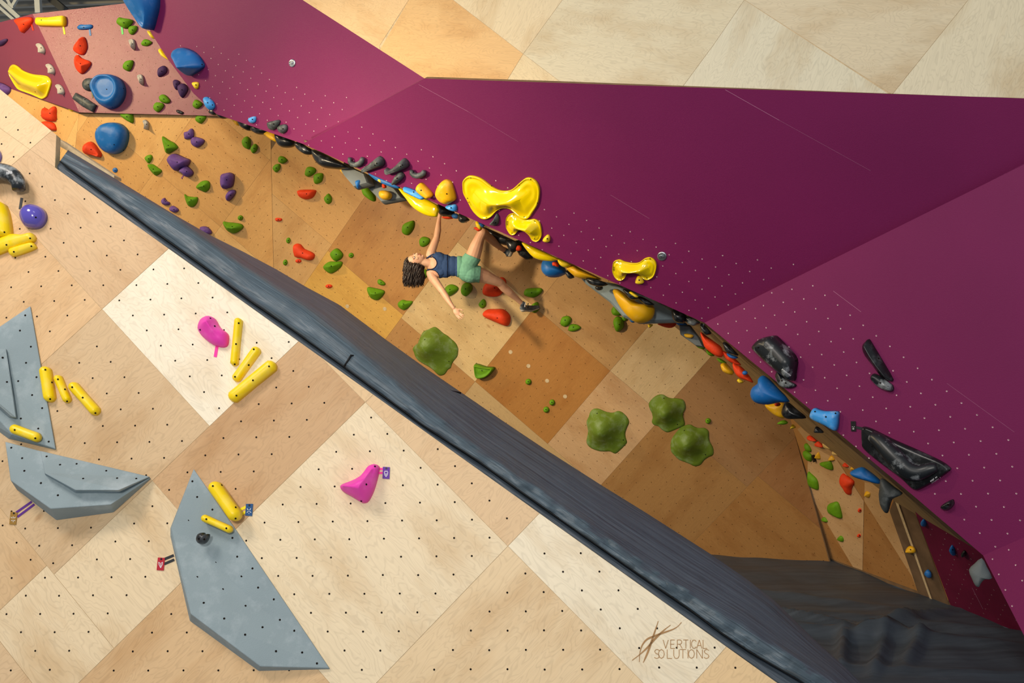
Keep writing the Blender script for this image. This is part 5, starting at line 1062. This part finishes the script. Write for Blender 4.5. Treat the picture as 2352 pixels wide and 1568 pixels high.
# ================================================================ THE CLIMBER
def J(x, y, d): return at((x, y), d)
PO = J(1035, 610, 11.6)
def ell_bm(bm, c, r, axes=None, seg=20, rg=12):
    rows = []
    ax = axes or (Vector((1,0,0)), Vector((0,1,0)), Vector((0,0,1)))
    for i in range(1, rg):
        ph = math.pi*i/rg; rows.append([bm.verts.new(c+ax[0]*r[0]*math.sin(ph)*math.cos(t)+ax[1]*r[1]*math.sin(ph)*math.sin(t)+ax[2]*r[2]*math.cos(ph)) for t in (2*math.pi*k/seg for k in range(seg))])
    a = bm.verts.new(c+ax[2]*r[2]); b_ = bm.verts.new(c-ax[2]*r[2])
    for k in range(seg):
        bm.faces.new((a, rows[0][k], rows[0][(k+1)%seg])); bm.faces.new((b_, rows[-1][(k+1)%seg], rows[-1][k]))
        for i in range(len(rows)-1): bm.faces.new((rows[i][k], rows[i+1][k], rows[i+1][(k+1)%seg], rows[i][(k+1)%seg]))
def cap_bm(bm, p, r0, q, r1, seg=14):
    d = (q-p); L = d.length; d = d.normalized(); u = d.orthogonal().normalized(); v = d.cross(u); rings = []
    for i in range(1, 6): a = math.pi/2*i/5; rings.append((p-d*r0*math.cos(a), r0*math.sin(a)))
    for i in range(1, 6): a = math.pi/2*(1-i/5) if i < 5 else 0; a = math.pi/2*i/5; rings.append((q+d*r1*math.sin(a-math.pi/2*0)*0, r1)) if i == 1 else rings.append((q+d*r1*math.sin(math.pi/2*(i-1)/5), r1*math.cos(math.pi/2*(i-1)/5)))
    R = [[bm.verts.new(c+(u*math.cos(t)+v*math.sin(t))*r) for t in (2*math.pi*k/seg for k in range(seg))] for c, r in rings]
    for i in range(len(R)-1):
        for k in range(seg): bm.faces.new((R[i][k], R[i][(k+1)%seg], R[i+1][(k+1)%seg], R[i+1][k]))
    bm.faces.new(R[0][::-1]); bm.faces.new(R[-1])
def chain(bm, pts):
    for (a, ra), (b_, rb) in zip(pts, pts[1:]): cap_bm(bm, a, ra, b_, rb)
bm = bmesh.new()
X, Y, Z = Vector((1,0,0)), Vector((0,1,0)), Vector((0,0,1))
ell_bm(bm, J(1006,609,11.6), (.135,.10,.158)); ell_bm(bm, J(1022,611,11.6), (.12,.095,.138)); ell_bm(bm, J(1040,611,11.6), (.11,.088,.118)); ell_bm(bm, J(1055,612,11.6), (.10,.092,.125))
ell_bm(bm, J(1072,618,11.6), (.12,.11,.145)); ell_bm(bm, J(1080,628,11.64), (.11,.12,.105))
ell_bm(bm, J(1013,598,11.56), (.06,.05,.055)); ell_bm(bm, J(1013,622,11.56), (.06,.05,.055))
chain(bm, [(J(1000,603,11.6), .07), (J(986,604,11.58), .056), (J(972,601,11.57), .052)])
chain(bm, [(J(1001,598,11.6), .07), (J(988,588,11.6), .055), (J(990,580,11.6), .057), (J(998,559,11.62), .047), (J(1003,546,11.63), .041), (J(1006,528,11.63), .041), (J(1007,516,11.64), .032), (J(1009,500,11.65), .023), (J(1010,494,11.65), .024)])
chain(bm, [(J(1001,618,11.6), .07), (J(989,628,11.58), .055), (J(995,640,11.56), .056), (J(1007,656,11.5), .047), (J(1016,668,11.46), .041), (J(1025,682,11.43), .040), (J(1034,696,11.4), .028), (J(1042,707,11.38), .021)])
chain(bm, [(J(1076,604,11.6), .105), (J(1086,590,11.57), .095), (J(1094,567,11.52), .083), (J(1101,548,11.48), .066), (J(1108,534,11.46), .058), (J(1114,537,11.5), .055)])
chain(bm, [(J(1110,534,11.47), .055), (J(1120,543,11.55), .052), (J(1130,552,11.62), .052), (J(1143,563,11.7), .041), (J(1153,571,11.78), .033), (J(1160,574,11.82), .034)])
chain(bm, [(J(1080,628,11.6), .108), (J(1096,629,11.64), .098), (J(1115,635,11.7), .086), (J(1132,642,11.75), .068), (J(1146,648,11.8), .058), (J(1152,653,11.84), .056)])
chain(bm, [(J(1148,649,11.81), .056), (J(1158,661,11.87), .054), (J(1170,671,11.92), .050), (J(1185,684,12.0), .037), (J(1197,695,12.06), .030), (J(1203,702,12.1), .033)])
# head: crown points left, face looks up and a little to the camera
cr = Vector((-1,0,-.08)).normalized(); fw = Vector((.04,-.62,.80)); fw = (fw-cr*fw.dot(cr)).normalized(); sd = cr.cross(fw)
HC = J(955,600,11.57)
def hp(c, f_, s): return HC+cr*c+fw*f_+sd*s
ell_bm(bm, hp(.022,-.012,0), (.098,.098,.078), (cr, fw, sd)); ell_bm(bm, hp(-.03,.026,0), (.085,.068,.062), (cr, fw, sd)); ell_bm(bm, hp(-.075,.045,0), (.036,.036,.035), (cr, fw, sd))
chain(bm, [(hp(-.098,.066,0), .015), (hp(-.092,.070,0), .016)])
chain(bm, [(hp(.012,.086,0), .009), (hp(-.022,.104,0), .0115), (hp(-.030,.112,0), .012)]); ell_bm(bm, hp(-.033,.102,0), (.010,.012,.018), (cr, fw, sd))
for s in (-1,1):
    ell_bm(bm, hp(.018,.078,s*.036), (.010,.014,.026), (cr, fw, sd)); ell_bm(bm, hp(-.028,.066,s*.038), (.022,.02,.02), (cr, fw, sd)); ell_bm(bm, hp(-.018,-.012,s*.079), (.032,.018,.010), (cr, fw, sd))
ell_bm(bm, hp(-.058,.088,0), (.008,.012,.022), (cr, fw, sd)); ell_bm(bm, hp(-.069,.086,0), (.007,.012,.019), (cr, fw, sd))
# left hand: relaxed, fingers trailing
def finger(bm, base, dirs, lens, r):
    p = base
    for d, l in zip(dirs, lens): q = p+d.normalized()*l; cap_bm(bm, p, r, q, r*.9, 9); p = q; r *= .92
    return p
wl = J(1043,708,11.38); hd = (J(1053,722,11.36)-wl).normalized(); perp = hd.cross(Vector((0,-1,0))).normalized()
palm = wl+hd*.05
ell_bm(bm, palm, (.052,.017,.038), (hd, hd.cross(perp), perp))
tips = []
for k, (o_, l) in enumerate(((.030,.9),(.011,1.0),(-.009,.94),(-.027,.75))):
    b_ = wl+hd*.085+perp*o_*1.0; spread = perp*o_*4; tips.append(finger(bm, b_, [hd+spread+Vector((.25,-.1,0)), hd*.8+spread+Vector((.5,-.15,-.1)), hd*.5+spread+Vector((.7,.1,-.1))], (.038*l,.028*l,.02*l), .0088))
sgn = 1 if perp.x > 0 else -1
finger(bm, wl+hd*.035+perp*.028*sgn, [perp*sgn+hd*.8, perp*sgn*.6+hd*1.0], (.035,.03), .0102)
# right hand closed on the black hold
wr_ = J(1010,494,11.65); hu = (J(1014,486,11.64)-wr_).normalized(); pr = hu.cross(Vector((0,-1,0))).normalized()
ell_bm(bm, wr_+hu*.045, (.046,.018,.036), (hu, hu.cross(pr), pr))
for k, (o_, l) in enumerate(((.028,.85),(.010,1),(-.009,.95),(-.026,.75))):
    finger(bm, wr_+hu*.078+pr*o_, [hu+Vector((.4,-.1,0)), Vector((1,-.5,.1)), Vector((.6,.2,-1))], (.034*l,.026*l,.02*l), .0088)
s2 = 1 if pr.x > 0 else -1
finger(bm, wr_+hu*.03-pr*s2*.026, [hu-pr*s2*.9, hu+Vector((.3,-.6,.3))], (.034,.028), .0102)
for v in bm.verts: v.co -= PO
bmesh.ops.recalc_face_normals(bm, faces=bm.faces)
me = bpy.data.meshes.new('raw'); bm.to_mesh(me); bm.free()
tmp = bpy.data.objects.new('raw', me); C.objects.link(tmp)
rm = tmp.modifiers.new('r', 'REMESH'); rm.mode = 'VOXEL'; rm.voxel_size = .0045; rm.use_smooth_shade = True
sm_ = tmp.modifiers.new('s', 'SMOOTH'); sm_.factor = .6; sm_.iterations = 5
bpy.context.view_layer.update()
dg = bpy.context.evaluated_depsgraph_get(); body_me = bpy.data.meshes.new_from_object(tmp.evaluated_get(dg)); bpy.data.objects.remove(tmp)
body_me.name = 'body'; smooth(body_me); body_me.materials.clear()
person = link('person', body_me, ['skin'], None, PO)
tag(person, 'person in navy tank top and mint shorts hanging sideways under the magenta wall', 'person')
# garments: the body surface inside a region, pushed out and given thickness
co = np.empty(len(body_me.vertices)*3); body_me.vertices.foreach_get('co', co); co = co.reshape(-1,3)
no = np.empty(len(body_me.vertices)*3); body_me.vertices.foreach_get('normal', no); no = no.reshape(-1,3)
W = co+np.array(PO); PXc = 1176+FOC*W[:,0]/W[:,1]; PYc = 784-FOC*W[:,2]/W[:,1]; DEP = W[:,1]
def garment(name, mask, push, m, wav=0):
    polys = [p.vertices[:] for p in body_me.polygons if all(mask[v] for v in p.vertices)]
    used = sorted({v for p in polys for v in p}); ix = {v: k for k, v in enumerate(used)}
    V_ = []
    for v in used:
        h = push+(wav*noise.noise(Vector(co[v])*34) if wav else 0); V_.append(Vector(co[v]+no[v]*h))
    me_ = bpy.data.meshes.new(name); me_.from_pydata(V_, [], [[ix[v] for v in p] for p in polys]); smooth(me_)
    ob = link(name, me_, [m], person); so = ob.modifiers.new('cloth', 'SOLIDIFY'); so.thickness = .004; so.offset = 0; return ob
front = no[:,1] < .25
core = (PXc > 978) & (PXc < 1052.5+ (PYc-610)*.02)
# torso only: leave out arms (distance test to the arm lines)
def seg_d(a, b_):
    a, b_ = np.array(a), np.array(b_); d = b_-a; t = np.clip(((np.stack([PXc,PYc],1)-a)@d)/(d@d), 0, 1); return np.linalg.norm(np.stack([PXc,PYc],1)-(a+t[:,None]*d), axis=1)
neck_scoop = (((PXc-984)/20)**2+((PYc-604)/15.5)**2 < 1) & (DEP < 11.62)
arm_hole_l = ((PXc-991)/18.5)**2+((PYc-638)/19)**2 < 1
arm_hole_r = ((PXc-987)/13)**2+((PYc-576)/13.5)**2 < 1
top = core & ~neck_scoop & ~arm_hole_l & ~arm_hole_r & (PYc > 577) & (PYc < 650) & ~((PXc < 981)) & ~((seg_d((990,580),(1003,546)) < 9) & (PYc < 579)) & ~((seg_d((996,641),(1016,668)) < 10) & (PYc > 638))
garment('tank_top', top, .006, 'navy', .002)
garment('chest_band', top & (PXc > 1026) & (PXc < 1028.5), .0085, 'navyd')
sh = (PXc > 1049.5+(PYc-610)*.02) & ((PXc < 1103) | (PYc < 600)) & ~((PYc < 586+(PXc-1092)*.35) ) 
sh = (PXc > 1050) & (PXc < 1103-(PYc-630)*.10) & (PYc > 585+(PXc-1078)*.42) & (PYc < 656)
garment('shorts', sh, .007, 'mint', .002)
from mathutils.bvhtree import BVHTree
BV = BVHTree.FromPolygons([v.co for v in body_me.vertices], [p.vertices for p in body_me.polygons])
def drape(name, pts, wd, m, lift=.009):
    """narrow band of cloth laid on the body along photo points"""
    P = [Vector(p) for p in pts]; Q = []
    for k in range(len(P)-1):
        for q in range(6): Q.append(P[k].lerp(P[k+1], q/6))
    Q.append(P[-1]); L3 = []
    for p in Q:
        r = ray(p).normalized(); loc, nor, i_, d_ = BV.ray_cast(-PO, r, 50)
        if loc: L3.append((loc, nor))
    bm = bmesh.new(); R = []
    for k, (a, n_) in enumerate(L3):
        d = (L3[min(len(L3)-1, k+1)][0]-L3[max(0, k-1)][0]).normalized(); s_ = d.cross(n_).normalized()
        R.append([bm.verts.new(a+n_*lift+s_*wd/2), bm.verts.new(a+n_*(lift+.003)), bm.verts.new(a+n_*lift-s_*wd/2), bm.verts.new(a-n_*.002)])
    for k in range(len(R)-1):
        for j in range(4): bm.faces.new((R[k][j], R[k][(j+1)%4], R[k+1][(j+1)%4], R[k+1][j]))
    bm.faces.new(R[0][::-1]); bm.faces.new(R[-1])
    bmesh.ops.recalc_face_normals(bm, faces=bm.faces); return link(name, bm_mesh(bm, name, True), [m], person)
arc = lambda cx, cy, rx, ry, a, b_, n=12: [(cx+rx*math.cos(math.radians(a+(b_-a)*k/n)), cy+ry*math.sin(math.radians(a+(b_-a)*k/n))) for k in range(n+1)]
drape('neckline_trim', [(979,594),(986,590)]+arc(984,604,20,15.5,-62,62)+[(986,618),(977.5,620)], .012, 'navyd')
drape('shoulder_strap', [(980,593),(987,588),(995,584),(1003,584)], .016, 'navy', .007)
drape('shoulder_strap', [(979,621),(988,619),(996,617),(1003,617)], .016, 'navy', .007)
drape('armhole_trim', [(982,622)]+arc(991,638,18.5,19,-95,-2), .009, 'navyd')
# hair
bm = bmesh.new()
ell_bm(bm, hp(.030,-.022,0), (.103,.098,.088), (cr, fw, sd)); 
random.seed(5)
cap_me = None
for k in range(620):
    a = random.uniform(-1.1, 1.1); e_ = random.uniform(-.55, 1.25)
    st = hp(.03+.10*math.cos(a)*math.cos(e_*.7)-.06*max(0, e_-.7), -.03-.055*math.sin(e_)*1.0+.02, .088*math.sin(a)) if False else hp(random.uniform(-.05,.125), random.uniform(-.11,.045), random.uniform(-.085,.085))
    # push the root out to the skull ellipsoid
    q = st-hp(.030,-.022,0); qq = Vector((q.dot(cr)/.1, q.dot(fw)/.095, q.dot(sd)/.085)); qq.normalize(); st = hp(.030,-.022,0)+cr*qq.x*.1+fw*qq.y*.095+sd*qq.z*.085
    f_ = (st-HC).dot(fw); c_ = (st-HC).dot(cr)
    if f_ > .045 and c_ < .085: continue
    if c_ < -.05 and f_ > -.02: continue
    endz = 784-(657+random.uniform(-16, 6)-abs((PXend := (1176+FOC*st.x/st.y))-948)*.25)
    zt = endz/FOC*st.y; drop = st.z-zt
    if drop < .05: continue
    out = Vector((q.x*.9+.02, q.y*.7, 0)); ph = random.uniform(0, 6); w_ = random.uniform(.01,.022); pts = []; rad = []
    for i in range(9):
        t = i/8; pts.append(st+out*math.sin(min(1, t*1.3)*math.pi/2)*.35+Vector((math.sin(t*9+ph)*w_, math.cos(t*8+ph)*w_, -drop*t))+Vector((0,0,0))); rad.append(.0085*(1-t**2.2)+.001)
    pts = [p-PO for p in pts]; 
    up = None; R = []
    for i, p in enumerate(pts):
        d = (pts[min(8,i+1)]-pts[max(0,i-1)]).normalized()
        if up is None: up = d.orthogonal().normalized()
        up = (up-d*up.dot(d)).normalized(); s_ = d.cross(up); R.append([bm.verts.new(PO+p+(up*math.cos(t)+s_*math.sin(t))*rad[i]) for t in (2*math.pi*j/6 for j in range(6))])
    for i in range(8):
        for j in range(6): bm.faces.new((R[i][j], R[i][(j+1)%6], R[i+1][(j+1)%6], R[i+1][j]))
    bm.faces.new(R[0][::-1]); bm.faces.new(R[-1])
# carve the face free of the cap
for v in [v for v in bm.verts]:
    pass
dele = []
for v in bm.verts:
    q = v.co-HC; c_, f_ = q.dot(cr), q.dot(fw)
    if f_ > .035+max(0, (c_-.02))*.35 and c_ < .088: dele.append(v)
    elif c_ < -.02 and f_ > -.015 and abs(q.dot(sd)) < .07: dele.append(v)
bmesh.ops.delete(bm, geom=dele, context='VERTS')
for v in bm.verts: v.co -= PO
bmesh.ops.recalc_face_normals(bm, faces=bm.faces); link('hair', bm_mesh(bm, 'hair', True), ['hair'], person)
for s in (-1,1):
    for nm, c, r, m in (('eye', hp(.006,.080,s*.034), (.0105,.009,.016), 'eye'), ('iris', hp(.004,.0868,s*.032), (.008,.004,.008), 'iris'), ('eyebrow', hp(.026,.083,s*.034), (.004,.005,.019), 'brow')):
        bm = bmesh.new(); ell_bm(bm, c-PO, r, (cr, fw, sd), 10, 8); bmesh.ops.recalc_face_normals(bm, faces=bm.faces); link(nm, bm_mesh(bm, nm, True), [m], person)
bm = bmesh.new(); ell_bm(bm, hp(-.060,.098,0)-PO, (.0055,.005,.022), (cr, fw, sd), 12, 8); ell_bm(bm, hp(-.070,.096,0)-PO, (.0055,.005,.018), (cr, fw, sd), 12, 8); bmesh.ops.recalc_face_normals(bm, faces=bm.faces); link('lips', bm_mesh(bm, 'lips', True), ['lips'], person)
def shoe(heel, ball, toe, ankle, sole_dir, nm='shoe'):
    bm = bmesh.new()
    ell_bm(bm, heel, (.042,.040,.042)); chain(bm, [(heel, .042), (heel.lerp(ball, .5), .040), (ball, .040), (toe, .024)]); chain(bm, [(heel.lerp(ball, .15), .038), (ankle, .037)])
    for v in bm.verts: v.co -= PO
    bmesh.ops.recalc_face_normals(bm, faces=bm.faces); ob = link(nm, bm_mesh(bm, nm, True), ['shoe'], person)
    r = ob.modifiers.new('one_piece', 'REMESH'); r.mode = 'VOXEL'; r.voxel_size = .006; r.use_smooth_shade = True; s_ = ob.modifiers.new('soft', 'SMOOTH'); s_.iterations = 4
    bm = bmesh.new(); s_ = sole_dir.normalized()*.016
    chain(bm, [(heel+s_, .036), (heel.lerp(ball, .5)+s_*.8, .033), (ball+s_, .034), (toe+s_*.4, .0225)])
    for v in bm.verts: v.co -= PO
    bmesh.ops.recalc_face_normals(bm, faces=bm.faces); so = link('sole', bm_mesh(bm, 'sole', True), ['rubber'], ob)
    r = so.modifiers.new('one_piece', 'REMESH'); r.mode = 'VOXEL'; r.voxel_size = .006; r.use_smooth_shade = True
    return ob
shoe(J(1168,582,11.82), J(1178,568,11.84), J(1186,556,11.86), J(1160,575,11.82), Vector((.8,-.3,-.5)))
s1_ = shoe(J(1201,707,12.12), J(1219,708,12.22), J(1236,705,12.30), J(1200,697,12.07), Vector((-.1,.1,-1)))
for k in range(2):
    a = J(1206+k*6,700+k*1.5,12.06+.03*k)-PO; link('strap', tube_mesh('strap', [a+Vector((-.004,-.035,-.03)), a+Vector((0,-.042,0)), a+Vector((.006,-.02,.03))], .006, 6), ['t_black' if k else 'white'], s1_)
